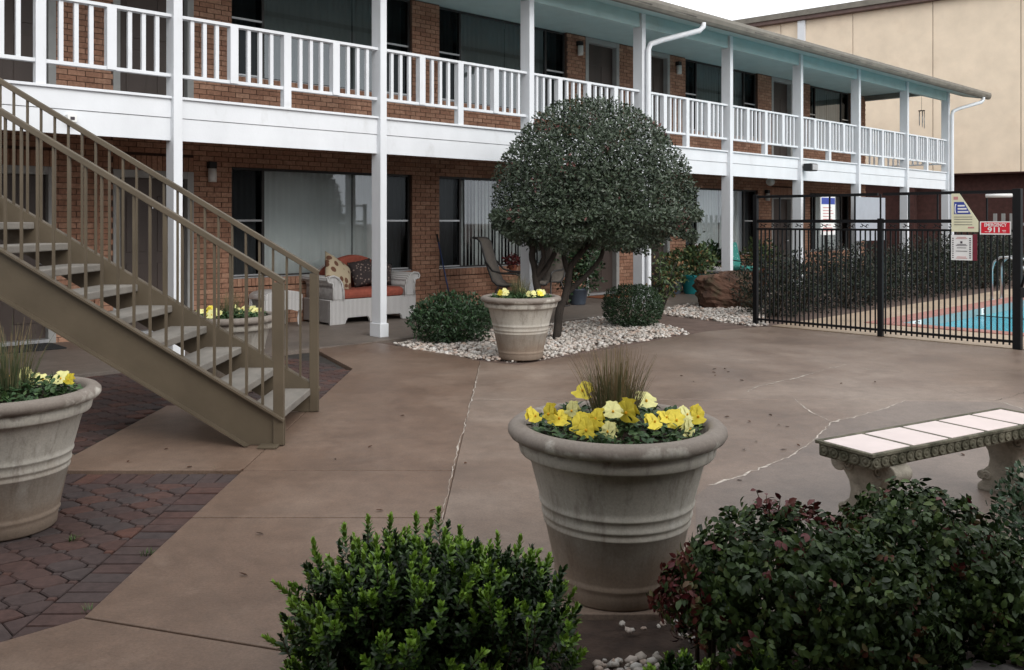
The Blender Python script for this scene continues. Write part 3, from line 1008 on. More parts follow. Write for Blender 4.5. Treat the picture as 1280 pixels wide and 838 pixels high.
while q < PQ1 - 0.2:
    inst('coping_brick', cb2, pool, (PA0 - 0.32, q, 0)); q += 0.30
for xx, txt in ((1146, '3 FT'), (1229, '3')):
    a_ = AQ(xx, PQ1)
    wdt = 0.36 if len(txt) > 1 else 0.2
    tile = box(a_ - wdt / 2, a_ + wdt / 2, PQ1 - 0.006, PQ1 - 0.001, -0.14, -0.025).build('depth_marker', M['signwhite'], pool)
    inst('depth_lettering', text_mesh(txt, 0.11, M['ink']), tile, (a_, PQ1 - 0.0085, -0.082), (R(90), 0, 0))
# far dark rope across the pool
MB().tube([(9.9, PQ1 - .01, -0.13), (9.9, -6, -0.14), (9.9, PQ0 + .01, -0.13)], 0.009, 6).build('lane_rope', M['black'], pool)

# ================================================================== MOTEL WING
motel = empty('motel_building', W(0, 0, 0), TH, 'two storey brick motel wing with white balcony railing and teal soffits', 'building')
ZF, ZC = 2.86, 5.24
A0, A1 = -12.0, 19.15
k0 = -3
posts = [k * S for k in range(-4, 8)]          # a of each post; index 4 is the one with the plinth by the loveseat

# solid core behind the rooms, floors, ceilings
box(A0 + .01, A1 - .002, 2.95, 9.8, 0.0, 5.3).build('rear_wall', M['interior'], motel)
box(A0, A1 + .002, 9.8, 10.0, 0, 5.3).build('back_wall', M['mortar'], motel)
box(A0, A1 + 0.02, 0.02, 2.94, 2.62, 2.845).build('balcony_floor', M['white'], motel)
box(A0, 20.3, 0.06, 2.94, ZC, ZC + 0.05).build('balcony_ceiling', M['teal'], motel)
# openings: (a0, a1, kind)
OPEN = [(-6.62, -5.6, 'D'), (-4.28, -3.25, 'D'), (-2.56, -1.48, 'D'), (-0.92, 2.30, 'W'), (2.88, 6.11, 'W'), (6.65, 7.70, 'D'), (8.42, 9.46, 'D'), (10.06, 13.15, 'W'), (13.80, 14.85, 'D'), (15.80, 18.20, 'W')]
FL = [(0.0, 2.62, 0.70, 2.30, 2.20), (ZF - 0.01, ZC, 3.60, 5.232, 5.232)]      # floor, top, sill, window head, door head

bw = MB()          # mortar backing
bricks = []        # (a, z, len, h, proud, vertical)
BLn, BHt = 0.215, 0.0715


def brick_rect(a0, a1, z0, z1):
    if a1 - a0 < 0.01 or z1 - z0 < 0.01: return
    bw.box(a0, a1, WQ + 0.012, WQ + 0.14, z0, z1)
    r0 = math.ceil(z0 / BHt - 0.35)
    r = r0
    while r * BHt + 0.03 < z1:
        zb, zt = max(z0, r * BHt + 0.006), min(z1, (r + 1) * BHt - 0.003)
        if zt - zb > 0.02:
            off = (r % 2) * BLn / 2
            i = math.floor((a0 - off) / BLn)
            while i * BLn + off < a1:
                b0, b1 = max(a0, i * BLn + off + 0.005), min(a1, (i + 1) * BLn + off - 0.005)
                if b1 - b0 > 0.02: bricks.append((b0, b1, zb, zt, random.uniform(-0.0025, 0.0025)))
                i += 1
        r += 1


def soldiers(a0, a1, z0, z1, proud=0.0):
    n = max(1, round((a1 - a0) / BHt))
    st = (a1 - a0) / n
    for i in range(n):
        bricks.append((a0 + i * st + 0.004, a0 + (i + 1) * st - 0.004, z0 + .003, z1 - .003, -proud + random.uniform(-0.002, 0.002)))


for zf, zt, sill, wh, dh in FL:
    edge = A0
    for a0, a1, kd in OPEN + [(A1, A1, 'E')]:
        brick_rect(edge, a0, zf, zt)
        if kd == 'W':
            brick_rect(a0, a1, zf, sill - 0.115)
            bw.box(a0, a1, WQ - 0.01, WQ + 0.14, sill - 0.115, sill - 0.004)
            soldiers(a0, a1, sill - 0.115, sill, 0.03)
            brick_rect(a0, a1, wh, zt)
        elif kd == 'D':
            bw.box(a0, a1, WQ + 0.012, WQ + 0.14, dh + .001, zt)
            
            if zt - dh > .1: soldiers(a0, a1, dh, min(zt, dh + 0.2))
            if zt - dh > 0.25: brick_rect(a0, a1, dh + 0.2, zt)
        edge = a1
# end wall
bw.box(A1 - 0.14, A1 - 0.012, WQ + 0.141, 9.79, 0, 5.239)
wall = bw.build('brick_wall', M['mortar'], motel)


def brick_geo(mb, b):
    b0, b1, z0, z1, pr = b
    q0, q1 = WQ + pr, WQ + 0.02 + max(0, pr)
    mb.add([(b0, q0, z0), (b1, q0, z0), (b1, q0, z1), (b0, q0, z1), (b0, q1, z0), (b1, q1, z0), (b1, q1, z1), (b0, q1, z1)],
           [(0, 1, 2, 3), (1, 5, 6, 2), (5, 4, 7, 6), (4, 0, 3, 7), (3, 2, 6, 7), (4, 5, 1, 0)])


def px_of(a, z, q=WQ):
    p = W(a, q, z)
    return 640 + F * p.x / p.y, HY + F * (HC - z) / p.y, p.y


full = []
for b in bricks:
    x_, y_, Y_ = px_of((b[0] + b[1]) / 2, (b[2] + b[3]) / 2)
    hid = (x_ < 5 or y_ < 5 or (205 < x_ < 230) or y_ > 400 or (100 < y_ < 195 and x_ < 520))
    full.append((hid or b[1] - b[0] < 0.19, Y_))
order = sorted(range(len(bricks)), key=lambda i: full[i])
single = set(order[:295])
bmesh_full = None
rest = MB()
mbb = MB(); brick_geo(mbb, (-0.1025, 0.1025, -0.03125, 0.03125, -WQ))
unit_me = mbb.mesh('brick', M['brick'])
for i, b in enumerate(bricks):
    if i in single and not full[i][0]:
        o = inst('brick', unit_me, wall, ((b[0] + b[1]) / 2, WQ + b[4], (b[2] + b[3]) / 2))
        o.scale = ((b[1] - b[0]) / 0.205, 1, (b[3] - b[2]) / 0.0625)
    else:
        brick_geo(rest, b)
# bricks of the end return, beside the last window
for r in range(int(5.2 / BHt)):
    z0, z1 = r * BHt + .005, (r + 1) * BHt - .004
    q = WQ + 0.145 + (r % 2) * 0.1
    while q < 9.7:
        rest.add([(A1 - .012, q, z0), (A1, q, z0), (A1, q, z1), (A1 - .012, q, z1), (A1 - .012, q + .205, z0), (A1, q + .205, z0), (A1, q + .205, z1), (A1 - .012, q + .205, z1)],
                 [(0, 1, 2, 3), (1, 5, 6, 2), (5, 4, 7, 6), (3, 2, 6, 7), (4, 5, 1, 0)])
        q += BLn
o = rest.build('wall_bricks', M['brick'], wall); o['kind'] = 'stuff'
# brown vertical joint cover on the pier by the stairs
box(-2.79, -2.74, WQ - 0.02, WQ + 0.01, 0.0, 2.6).build('joint_cover', M['brick'], motel)


# windows: side sashes and a wide fixed pane with hanging blinds
def curtain_strip(a0, a1, q, z0, z1, amp, wl_, seed, m, parent, name='curtain'):
    n = int((a1 - a0) / 0.025)
    vs_, fs_ = [], []
    rr = random.Random(seed)
    for i in range(n + 1):
        a_ = a0 + (a1 - a0) * i / n
        qq = q + amp * math.sin(a_ / wl_ * 6.283 + 0.8 * math.sin(a_ * 5 + seed)) + rr.uniform(-.003, .003)
        vs_ += [(a_, qq, z0), (a_, qq, z1)]
        if i: fs_.append((2 * i - 2, 2 * i, 2 * i + 1, 2 * i - 1))
    return MB().add(vs_, fs_, True).build(name, m, parent)


def window(a0, a1, z0, z1, idx, up):
    QW = WQ + 0.10
    cm = M['curtain_up'] if up else M['curtain']
    fr = MB()
    sw = 0.53 if a1 - a0 > 2.8 else 0.42
    m1, m2 = a0 + sw, a1 - sw
    for x0, x1 in ((a0, a0 + .035), (m1 - .02, m1 + .02), (m2 - .02, m2 + .02), (a1 - .035, a1)):
        fr.box(x0, x1, QW - .03, QW + .03, z0, z1)
    for x0, x1 in ((a0 + .035, m1 - .02), (m1 + .02, m2 - .02), (m2 + .02, a1 - .035)):
        fr.box(x0, x1, QW - .028, QW + .028, z0, z0 + .035)
        fr.box(x0, x1, QW - .028, QW + .028, z1 - .035, z1)
    wob = fr.build('window', M['darkframe'], motel, 0.003)
    zm = z0 + (z1 - z0) * 0.52
    for x0, x1 in ((a0 + .035, m1 - .02), (m2 + .02, a1 - .035)):
        box(x0, x1, QW - .034, QW - .005, zm - .014, zm + .014).build('meeting_rail', M['alum'], wob)
        box(x0, x1, QW - .036, QW - .028, z0 + .03, z0 + .052).build('sash_rail', M['alum'], wob)
        MB().add([(x0, QW, z0 + .03), (x1, QW, z0 + .03), (x1, QW, z1 - .03), (x0, QW, z1 - .03)], [(0, 1, 2, 3)]).build('pane', M['screen'], wob)
        curtain_strip(x0, x1, QW + .16, z0, z1, 0.010, 0.09, idx + x0, cm, wob)
    MB().add([(m1 + .02, QW, z0 + .03), (m2 - .02, QW, z0 + .03), (m2 - .02, QW, z1 - .03), (m1 + .02, QW, z1 - .03)], [(0, 1, 2, 3)]).build('pane', M['glass'], wob)
    if idx == 1 and not up:
        # vertical blind, single slats standing slightly apart
        sl = box(-0.042, 0.042, -0.001, 0.001, 0, z1 - z0 - .08).mesh('blind_slat', cm)
        x0 = m1 + 0.06
        while x0 < m2 - 0.05:
            inst('blind_slat', sl, wob, (x0, QW + 0.09, z0 + .03), (0, 0, R(random.uniform(8, 40)))); x0 += 0.085
    else:
        cut = (m1 + m2) / 2 + (0.55 if idx == 0 else 0.1)
        curtain_strip(m1 + .02, cut - .012, QW + .09, z0, z1, 0.012, 0.11, idx, cm, wob)
        curtain_strip(cut + .012, m2 - .02, QW + .10, z0, z1, 0.012, 0.11, idx + 9, cm, wob)
    # white sill ledge
    box(a0 + .002, a1 - .002, WQ + .03, WQ + .12, z0 - .002, z0 + .014).build('sill', M['alum'], wob)


def door(a0, a1, z0, z1, number=None):
    QD = WQ + 0.10
    fr = MB()
    fr.box(a0, a0 + .09, WQ - 0.01, QD + .06, z0, z1).box(a1 - .09, a1, WQ - 0.01, QD + .06, z0, z1).box(a0 + .09, a1 - .09, WQ - 0.008, QD + .06, z1 - .10, z1)
    dr = MB().box(a0 + .09, a1 - .09, QD + .005, QD + .05, z0 + .04, z1 - .10).build('door', M['door'], motel, 0.003)
    fr.build('door_frame', M['frame'], dr, 0.004)
    box(a0 + .09, a1 - .09, WQ - .03, QD + .055, z0 + .013, z0 + .055).build('threshold', M['alum'], dr)
    pn = MB()
    w_ = a1 - a0 - .18
    for c in (0.27, 0.73):
        for zz0, zz1 in ((0.25, 0.95), (1.1, 1.85)):
            x0 = a0 + .09 + w_ * c
            pn.box(x0 - .13, x0 + .13, QD - .006, QD + .004, z0 + zz0, z0 + zz1)
    pn.build('door_panel', M['door'], dr, 0.006)
    MB().blob((a1 - .16, QD - .05, z0 + 1.0), (.03, .03, .03), 10, 6).tube([(a1 - .16, QD - .04, z0 + 1.0), (a1 - .16, QD + .01, z0 + 1.0)], .012).build('door_knob', M['galv'], dr)
    if number:
        inst('door_number', text_mesh(number, 0.13, M['galv'], .003), dr, ((a0 + a1) / 2, QD - .002, z0 + 1.72), (R(90), 0, 0))


wi = 0
for fi, (zf, zt, sill, wh, dh) in enumerate(FL):
    wi = 0
    for a0, a1, kd in OPEN:
        if kd == 'W': window(a0, a1, sill, wh, wi, fi == 1); wi += 1
        else: door(a0, a1, zf + .01, dh, {-4.28: '6', -2.56: '4'}.get(a0) if fi == 0 else None)

# posts
for i, a in enumerate(posts):
    pb = box(a - .05, a + .05, -.10, .10, 0.0, 5.12).build('post', M['white'], motel, 0.004)
    box(a - .068, a + .068, -.118, .118, 0.013, .19).build('plinth', M['white'], pb, 0.006)
# fascia boards and lip, bay by bay
for i in range(len(posts) - 1):
    a0, a1 = posts[i] + .05, posts[i + 1] - .05
    fa = box(a0, a1, -.030, .015, 2.655, 2.858).build('fascia_board', M['white'], motel, 0.003)
    box(a0, a1, -.020, .015, 2.405, 2.650).build('lower_board', M['white'], fa, 0.003)
    box(a0, a1, -.062, .016, 2.859, 2.888).build('lip', M['white'], fa, 0.004)
    box(a0, a1, -.050, .050, 4.87, 5.13).build('header_beam', M['teal'], motel, 0.004)
# railing
bal = box(-.021, .021, -.021, .021, 3.14, 3.75).mesh('baluster', M['white'])
nwl = box(-.048, .048, -.045, .045, 3.105, 3.752).mesh('newel', M['white'])
nwl2 = box(-.048, .048, -.045, .045, 2.889, 3.752).mesh('newel_long', M['white'])
for i in range(1, len(posts) - 1):
    if i == 1: continue
    a0, a1 = posts[i] + .05, posts[i + 1] - .05
    rl = MB().box(a0, a1, -.045, .045, 3.752, 3.787).box(a0, a1, -.03, .03, 3.10, 3.138).build('railing', M['white'], motel, 0.003)
    st = (posts[i + 1] - posts[i]) / 4
    for j in (1, 2, 3):
        inst('newel', nwl2 if j == 2 else nwl, rl, (posts[i] + j * st, -.004, 0))
    for j in range(4):
        lo = posts[i] + j * st + .05; hi = posts[i] + (j + 1) * st - .05
        for m_ in (1, 2, 3):
            inst('baluster', bal, rl, (lo + (hi - lo) * m_ / 4, 0, 0))
# railing across the far end of the balcony
rl = MB().box(19.06, 19.15, .11, WQ - .02, 3.752, 3.787).box(19.075, 19.135, .11, WQ - .02, 3.10, 3.138).build('railing', M['white'], motel, 0.003)
for j in range(15):
    inst('baluster', bal, rl, (19.105, .2 + j * .14, 0))
# end beam
box(19.05, 19.15, .11, WQ - .01, 5.10, 5.235).build('header_beam', M['gutter'], motel, 0.004)
# eave: sloping soffit, gutter, roof
AE = 20.55
ev = MB()
ev.add([(A0, .05, 5.135), (AE, .05, 5.135), (AE, -.60, 4.995), (A0, -.60, 4.995), (A0, .05, 5.155), (AE, .05, 5.155), (AE, -.60, 5.015), (A0, -.60, 5.015)],
       [(0, 1, 2, 3), (4, 7, 6, 5), (0, 4, 5, 1), (1, 5, 6, 2), (2, 6, 7, 3), (3, 7, 4, 0)])
ev.build('eave_soffit', M['teal'], motel)
gt = MB()
gt.prism_axis([(-.60, 4.985), (-.60, 5.15), (-.70, 5.165), (-.72, 5.10), (-.705, 5.03), (-.67, 4.985)], A0, AE, lambda u, v, t: (t, u, v))
gt.build('gutter', M['gutter'], motel, 0.004)
rf = MB()
rf.add([(A0, -.64, 5.17), (AE, -.64, 5.17), (AE, 5.0, 6.30), (A0, 5.0, 6.30), (A0, 10.6, 5.17), (AE, 10.6, 5.17),
        (A0, -.60, 5.155), (AE, -.60, 5.155), (AE, 10.6, 5.14), (A0, 10.6, 5.14), (A0, .10, 5.296), (AE, .10, 5.296), (A0, 10.0, 5.296), (AE, 10.0, 5.296)],
       [(0, 1, 2, 3), (3, 2, 5, 4), (6, 10, 11, 7), (10, 12, 13, 11), (12, 9, 8, 13), (0, 6, 7, 1), (5, 8, 9, 4), (1, 7, 11, 13, 8, 5, 2), (0, 3, 4, 9, 12, 10, 6)])
roof = rf.build('roof', M['shingle'], motel)
# ragged shingle tabs hanging over the gutter line
sh = box(-.15, .15, -.72, -.45, 0, .012).mesh('shingle_tab', M['shingle'])
rr = random.Random(3)
a = -3.0
while a < AE - .15:
    inst('shingle_tab', sh, roof, (a, rr.uniform(-.012, .012), 5.172 + rr.uniform(0, .006)), (R(10), 0, R(rr.uniform(-1, 1)))); a += .31
# peeling trim along the header top
# downspouts
def downspout(ax, af, name='downspout'):
    pts = [(ax + .95, -.66, 5.0), (ax + .95, -.66, 4.93), (ax + .90, -.62, 4.86), (ax + .30, -.24, 4.66), (ax + .10, -.165, 4.58), (ax + .05, -.155, 4.48), (ax + .05, -.155, .25), (ax + .06, -.20, .12), (ax + .08, -.32, .06)]
    MB().tube(pts, 0.048, 10).build(name, M['white'], motel)


downspout(posts[6], 0)
downspout(posts[11], 0)


# wall lamps, flood lamp, small camera, hanging globe, wind chime
def wall_lamp(a, z):
    o = box(a - .055, a + .055, WQ - .10, WQ - .004, z + .03, z + .12).build('wall_lamp', M['black'], motel, .006)
    MB().lathe([(.055, -.16), (.058, -.10), (.055, .028)], 16, (a, WQ - .07, z)).build('lamp_glass', M['glassglobe'], o)


wall_lamp(-1.24, 2.33 - .10); wall_lamp(6.42, 4.98); wall_lamp(9.72, 4.98); wall_lamp(13.5, 2.2); wall_lamp(-1.24, 4.98)
fl = box(AQ(1012, -.2) - .14, AQ(1012, -.2) + .14, -.32, -.12, 2.60, 2.76).build('flood_lamp', M['black'], motel, .02)
box(AQ(1012, -.2) - .11, AQ(1012, -.2) + .11, -.335, -.321, 2.62, 2.74).build('lens', M['galv'], fl)
MB().tube([(AQ(1012, -.2), -.12, 2.68), (AQ(1012, -.2), -.02, 2.70)], .02).build('bracket', M['black'], fl)
ca = AQ(89, -.06)
box(ca - .045, ca + .045, -.10, -.021, 2.52, 2.60).build('fascia_sensor', M['signwhite'], motel, .006)
box(ca - .02, ca + .02, -.108, -.1005, 2.545, 2.575).build('sensor_eye', M['ink'], motel)
hg = MB().tube([(AQ(963, 1.0), 1.0, 2.61), (AQ(963, 1.0), 1.0, 2.50)], .015).build('hanging_lamp', M['black'], motel)
MB().blob((AQ(963, 1.0), 1.0, 2.42), (.10, .10, .09), 14, 8).build('lamp_globe', M['glassglobe'], hg)

# ================================================================== STAIRCASE
stairs = empty('staircase', (-1.54, 6.6, 0), 0, 'taupe steel staircase with open concrete treads climbing to the balcony', 'staircase')
SX, SY = -1.54, 6.6
NEAR, FAR = 6.08 - SY, 7.15 - SY
slope = 0.602
XT = -6.25 - SX


def stringer(yc, side):
    mb = MB()
    top0 = 0.185
    f = lambda u, v, t: (u, t, v)
    xb = -(0.336 - top0 + 0.006) / slope * 1.0
    xb = -((0.336 - top0) + 0.006) / slope
    web = [(0, 0.006), (0, top0), (XT, top0 - slope * XT), (XT, top0 - slope * XT - .336), (xb, 0.006)]
    y0, y1 = yc - .006, yc + .006
    mb.prism_axis(web, y0, y1, f)
    fy0, fy1 = (yc + .0062, yc + .06) if side > 0 else (yc - .06, yc - .0062)
    mb.prism_axis([(0, top0 - .012), (0, top0 + .004), (XT, top0 - slope * XT + .004), (XT, top0 - slope * XT - .012)], fy0, fy1, f)
    mb.prism_axis([(xb, .007), (xb + .02, .007), (XT, top0 - slope * XT - .322), (XT, top0 - slope * XT - .338)], fy0, fy1, f)
    o = mb.build('stringer', M['steel'], stairs, fix=True)
    box(-.16, -.03, yc - side * .004 - .006, yc + side * .11, 0.003, .016).build('foot_plate', M['steel'], o, .002)
    return o


stringer(NEAR, -1); stringer(FAR, 1)
tr = box(-.29, 0, NEAR + .008, FAR - .008, -.055, 0).mesh('tread', M['tread'])
for i in range(16):
    o = inst('tread', tr, stairs, (-.065 - .275 * i, 0, .19 + .1655 * i))
    md = o.modifiers.new('bevel', 'BEVEL'); md.width = .008; md.segments = 2
for yc in (NEAR, FAR):
    side = -1 if yc < 0 else 1
    box(-.075, -.004, yc + side * .007 - .02, yc + side * .007 + .02, .007, 1.105).build('newel_post', M['steel'], stairs, .004)
    hz0 = 1.128
    MB().bar((-.004, yc + side * .007, hz0 - .02), (XT, yc + side * .007, hz0 - slope * XT - .02), .045, .042, (0, 0, 1)).build('handrail', M['steel'], stairs, .005)
    MB().bar((XT, yc + side * .007, hz0 - slope * XT - .03), (XT - .02, yc + side * .007, 2.86), .04, .04, (0, 1, 0)).build('newel_post', M['steel'], stairs, .004)
    x_ = -.15
    me_b = box(-.008, .008, -.008, .008, .14, 1.075).mesh('baluster', M['steel'])
    while x_ > XT + .05:
        inst('baluster', me_b, stairs, (x_, yc + side * .007, -slope * x_ + .035)); x_ -= .109
# landing up to the balcony edge
ld = MB()
l0 = XT - .001
pl = [(l0, NEAR), (l0, FAR)]
for y_ in (FAR, NEAR):
    yw = SY + y_
    aa = (yw - P2Y + .08 * NY) / DY
    pl.append((P2X + aa * DX - .08 * NX - SX, y_))
ld.prism(pl, 2.74, 2.855)
ld.build('landing', M['tread'], stairs, .006)
box(XT - .12, XT - .02, NEAR + .02, NEAR + .12, 0.0, 2.739).build('support_post', M['steel'], stairs, .004)
box(XT - .12, XT - .02, FAR - .12, FAR - .02, 0.0, 2.739).build('support_post', M['steel'], stairs, .004)


# ================================================================== PLANTERS
POT = [(0.0, 0.0), (0.232, 0.0), (0.243, 0.010), (0.248, 0.055), (0.252, 0.072), (0.259, 0.082), (0.254, 0.092), (0.258, 0.105), (0.2965, 0.285), (0.303, 0.290), (0.305, 0.298), (0.301, 0.305),
       (0.304, 0.318), (0.310, 0.323), (0.312, 0.331), (0.308, 0.338), (0.314, 0.366), (0.320, 0.371), (0.322, 0.379), (0.318, 0.386), (0.323, 0.405), (0.364, 0.560), (0.372, 0.566), (0.398, 0.572), (0.403, 0.580), (0.411, 0.620),
       (0.404, 0.627), (0.420, 0.631), (0.441, 0.640), (0.451, 0.656), (0.449, 0.673), (0.434, 0.688), (0.405, 0.695), (0.383, 0.690), (0.374, 0.676), (0.368, 0.65), (0.36, 0.60)]
pot_me = MB().lathe(POT, 72).mesh('pot', M['pot'])
soil_me = MB().lathe([(0.372, 0.628), (0.25, 0.640), (0.0001, 0.648)], 40).mesh('soil', M['soil'])


def petal_disc(mb, c, nrm, up, r, squash):
    """one rounded ruffled petal"""
    s = nrm.cross(up).normalized()
    u = up.normalized()
    vs_ = [c]
    n = 9
    for i in range(n):
        t = -1.15 + 2.3 * i / (n - 1)
        rr_ = r * (0.97 + 0.05 * math.sin(i * 2.3))
        p = c + s * (math.sin(t) * rr_ * squash) + u * (math.cos(t * 0.9) * rr_) + nrm * (0.07 * r * math.sin(i * 1.9) - 0.16 * r * (i / 4 - 1) ** 2)
        vs_.append(p)
    mb.add(vs_, [(0, i + 1, i + 2) for i in range(n - 1)], True)


def pansy(parent, p, nrm, r, mk, seed):
    rr_ = random.Random(seed)
    nrm = Vector(nrm).normalized()
    up = Vector((0, 0, 1)); up = (up - nrm * up.dot(nrm)).normalized()
    s = nrm.cross(up)
    mb = MB()
    c = Vector(p)
    for ang, rad, sq, off in ((28, 1.0, 1.25, -.010), (-28, 1.0, 1.25, -.007), (82, .88, 1.15, -.003), (-82, .88, 1.15, -.002), (180, 1.0, 1.5, 0.0)):
        a_ = R(ang + rr_.uniform(-8, 8))
        petal_disc(mb, c + nrm * off, nrm, up * math.cos(a_) + s * math.sin(a_), r * rad * rr_.uniform(.9, 1.1), sq)
    fo = mb.build('flower', mk, parent)
    MB().blob(c + nrm * .004 - up * r * .16, (r * .13, r * .08, r * .16), 8, 5).build('flower_centre', M['petal3'], fo)


def planter(loc, rz, label, seed, tuft_h=0.30, tuft_n=230, nfl=14, flowers=None, fr=0.036, tuft_off=(0, 0), rlo=0.0, pale=.3):
    rr_ = random.Random(seed)
    p = empty('planter', loc, rz, label, 'planter', 'stone flower planters in the courtyard')
    inst('pot', pot_me, p)
    inst('soil', soil_me, p)
    rg = np.random.default_rng(seed)
    # low leafy carpet
    n = 1300
    a = rg.uniform(0, 6.28, n); r_ = .352 * np.sqrt(rg.random(n)) * (1 - .02)
    P = np.stack([r_ * np.cos(a), r_ * np.sin(a), .645 + .075 * rg.random(n) * (1.1 - (r_ / .38) ** 4)], 1)
    D = np.stack([rg.normal(0, 1, n), rg.normal(0, 1, n), rg.uniform(.0, .9, n)], 1)
    Nn = np.stack([rg.normal(0, .4, n), rg.normal(0, .4, n), np.ones(n)], 1)
    inst('foliage', leaf_mesh('foliage', P, D, Nn, rg.uniform(.025, .05, n), rg.uniform(.012, .024, n), rg.random(n), M['l_pansy'], True), p)
    tuft('grass_tuft', (tuft_off[0], tuft_off[1], .655), tuft_n, tuft_h, 0.26, p, seed=seed + 5, lean=0.42, wd=.0030, rlo=rlo)
    if flowers is None:
        flowers = []
        for i in range(nfl):
            a_ = rr_.uniform(0, 6.28); q_ = rr_.uniform(.18, .34)
            flowers.append((q_ * math.cos(a_), q_ * math.sin(a_), .71 + rr_.uniform(0, .03)))
    for i, (x_, y_, z_) in enumerate(flowers):
        nv = Vector((rr_.uniform(-1.1, 1.1), -1.0, rr_.uniform(-.1, 1.2)))
        nv.rotate(Matrix.Rotation(-rz, 3, 'Z'))
        pansy(p, (x_, y_, z_), nv, fr * rr_.uniform(.75, 1.15), M['petal'] if rr_.random() < pale else M['petal2'], seed * 50 + i)
    return p


PY = 3.72
PXc = (770.5 - 640) / F * PY
fl_px = [(686, 516, -.10), (715, 512, -.12), (729, 487, .12), (766, 513, -.16), (783, 514, -.14), (760, 538, -.26), (733, 536, -.26), (817, 526, -.20), (832, 521, -.12), (858, 517, -.05), (872, 519, -.03), (745, 522, -.2), (807, 500, .12), (668, 519, -.05), (845, 524, -.12), (700, 522, -.1), (725, 530, -.2), (862, 535, -.18)]
flw = []
for x_, y_, dy in fl_px:
    Y_ = PY + dy
    flw.append(((x_ - 640) / F * Y_ - PXc, dy, max(.675, HC - (y_ - HY) / F * Y_)))
planter((PXc, PY, 0.0), 0, 'stone flower pot of yellow pansies and dry grass standing between the front shrubs', 31, 0.36, 420, flowers=flw, fr=0.040, tuft_off=(.0, .06), rlo=.30, pale=.75)
planter((3 / F * 0 + (4 - 640) / F * 4.5, 4.5, -.016), 1.1, 'stone flower pot standing on the hexagonal brick paving before the stairs', 32, 0.42, 200, 11, rlo=.0, tuft_off=(.0, -.05))
pb_ = G(651, 447.5)
planter((pb_.x, pb_.y, 0.0), 2.0, 'stone flower pot at the pebble bed, in front of the round-topped tree', 33, 0.30, 200, 15)
planter(((285 - 640) / F * 8.12, 8.12, -.016), 3.0, 'stone flower pot half hidden behind the steel staircase', 34, 0.28, 180, 15)


# ================================================================== VEGETATION
def cloud_points(rg, n, c, r, rin=0.72, zcut=-1.0, amp=0.10, fr=2.2, seed=0.0, power=2.0, hole=0.0):
    """points in the outer shell of a lumpy ellipsoid, with outward normals"""
    P, Nn = [], []
    c = np.array(c); r = np.array(r)
    while len(P) < n:
        d = rg.normal(0, 1, 3); d /= np.linalg.norm(d)
        if d[2] < zcut: continue
        t = 1 - (1 - rin) * rg.random() ** 1.5
        e = d.copy()
        if power != 2.0:
            k = (abs(e[0]) ** power + abs(e[1]) ** power + abs(e[2]) ** power) ** (1 / power)
            e = e / k
        v = mnoise.noise(Vector(d * fr + seed)) + 0.5 * mnoise.noise(Vector(d * fr * 2.7 + seed * 1.3))
        if hole and v < -hole and rg.random() < .8 and t > .9: continue
        P.append(c + e * r * t * (1 + amp * v)); Nn.append(d / r * r.mean())
    return np.array(P), unit(np.array(Nn))


def shrub(name, base, rad, h, n, L, m, label, seed, parent=None, group=None, detail=False, amp=.16, rin=.45, fr=2.6, cat='shrub', power=2.4, stems=9, zfrac=.5, wr=.5, up=.5):
    rg = np.random.default_rng(seed)
    o = empty(name, base, 0, label, cat, group)
    c = (0, 0, h * zfrac)
    P, Nn = cloud_points(rg, n, c, (rad[0], rad[1], h * (1 - zfrac)), rin, -1.0, amp, fr, seed * 1.7, power)
    P[:, 2] = np.maximum(P[:, 2], 0.01 + .04 * rg.random(n))
    D = Nn * .8 + rg.normal(0, .75, (n, 3)) + np.array([0, 0, up])
    No = Nn + rg.normal(0, .5, (n, 3)) + np.array([0, 0, .4])
    ln = L * rg.uniform(.6, 1.2, n)
    inst('foliage', leaf_mesh('foliage', P, D, No, ln, ln * wr, np.clip(rg.beta(2, 2, n), 0, 1), M[m], detail), o)
    mb = MB()
    rr_ = random.Random(seed)
    for i in range(stems):
        a_ = 6.28 * i / stems + rr_.uniform(-.3, .3)
        e = Vector((math.cos(a_) * rad[0] * .6, math.sin(a_) * rad[1] * .6, h * rr_.uniform(.6, .85)))
        mb.tube([(math.cos(a_) * .03, math.sin(a_) * .03, 0), (e.x * .45, e.y * .45, e.z * .5), e], [.010, .008, .004], 5)
    mb.build('stem', M['twig'], o)
    return o


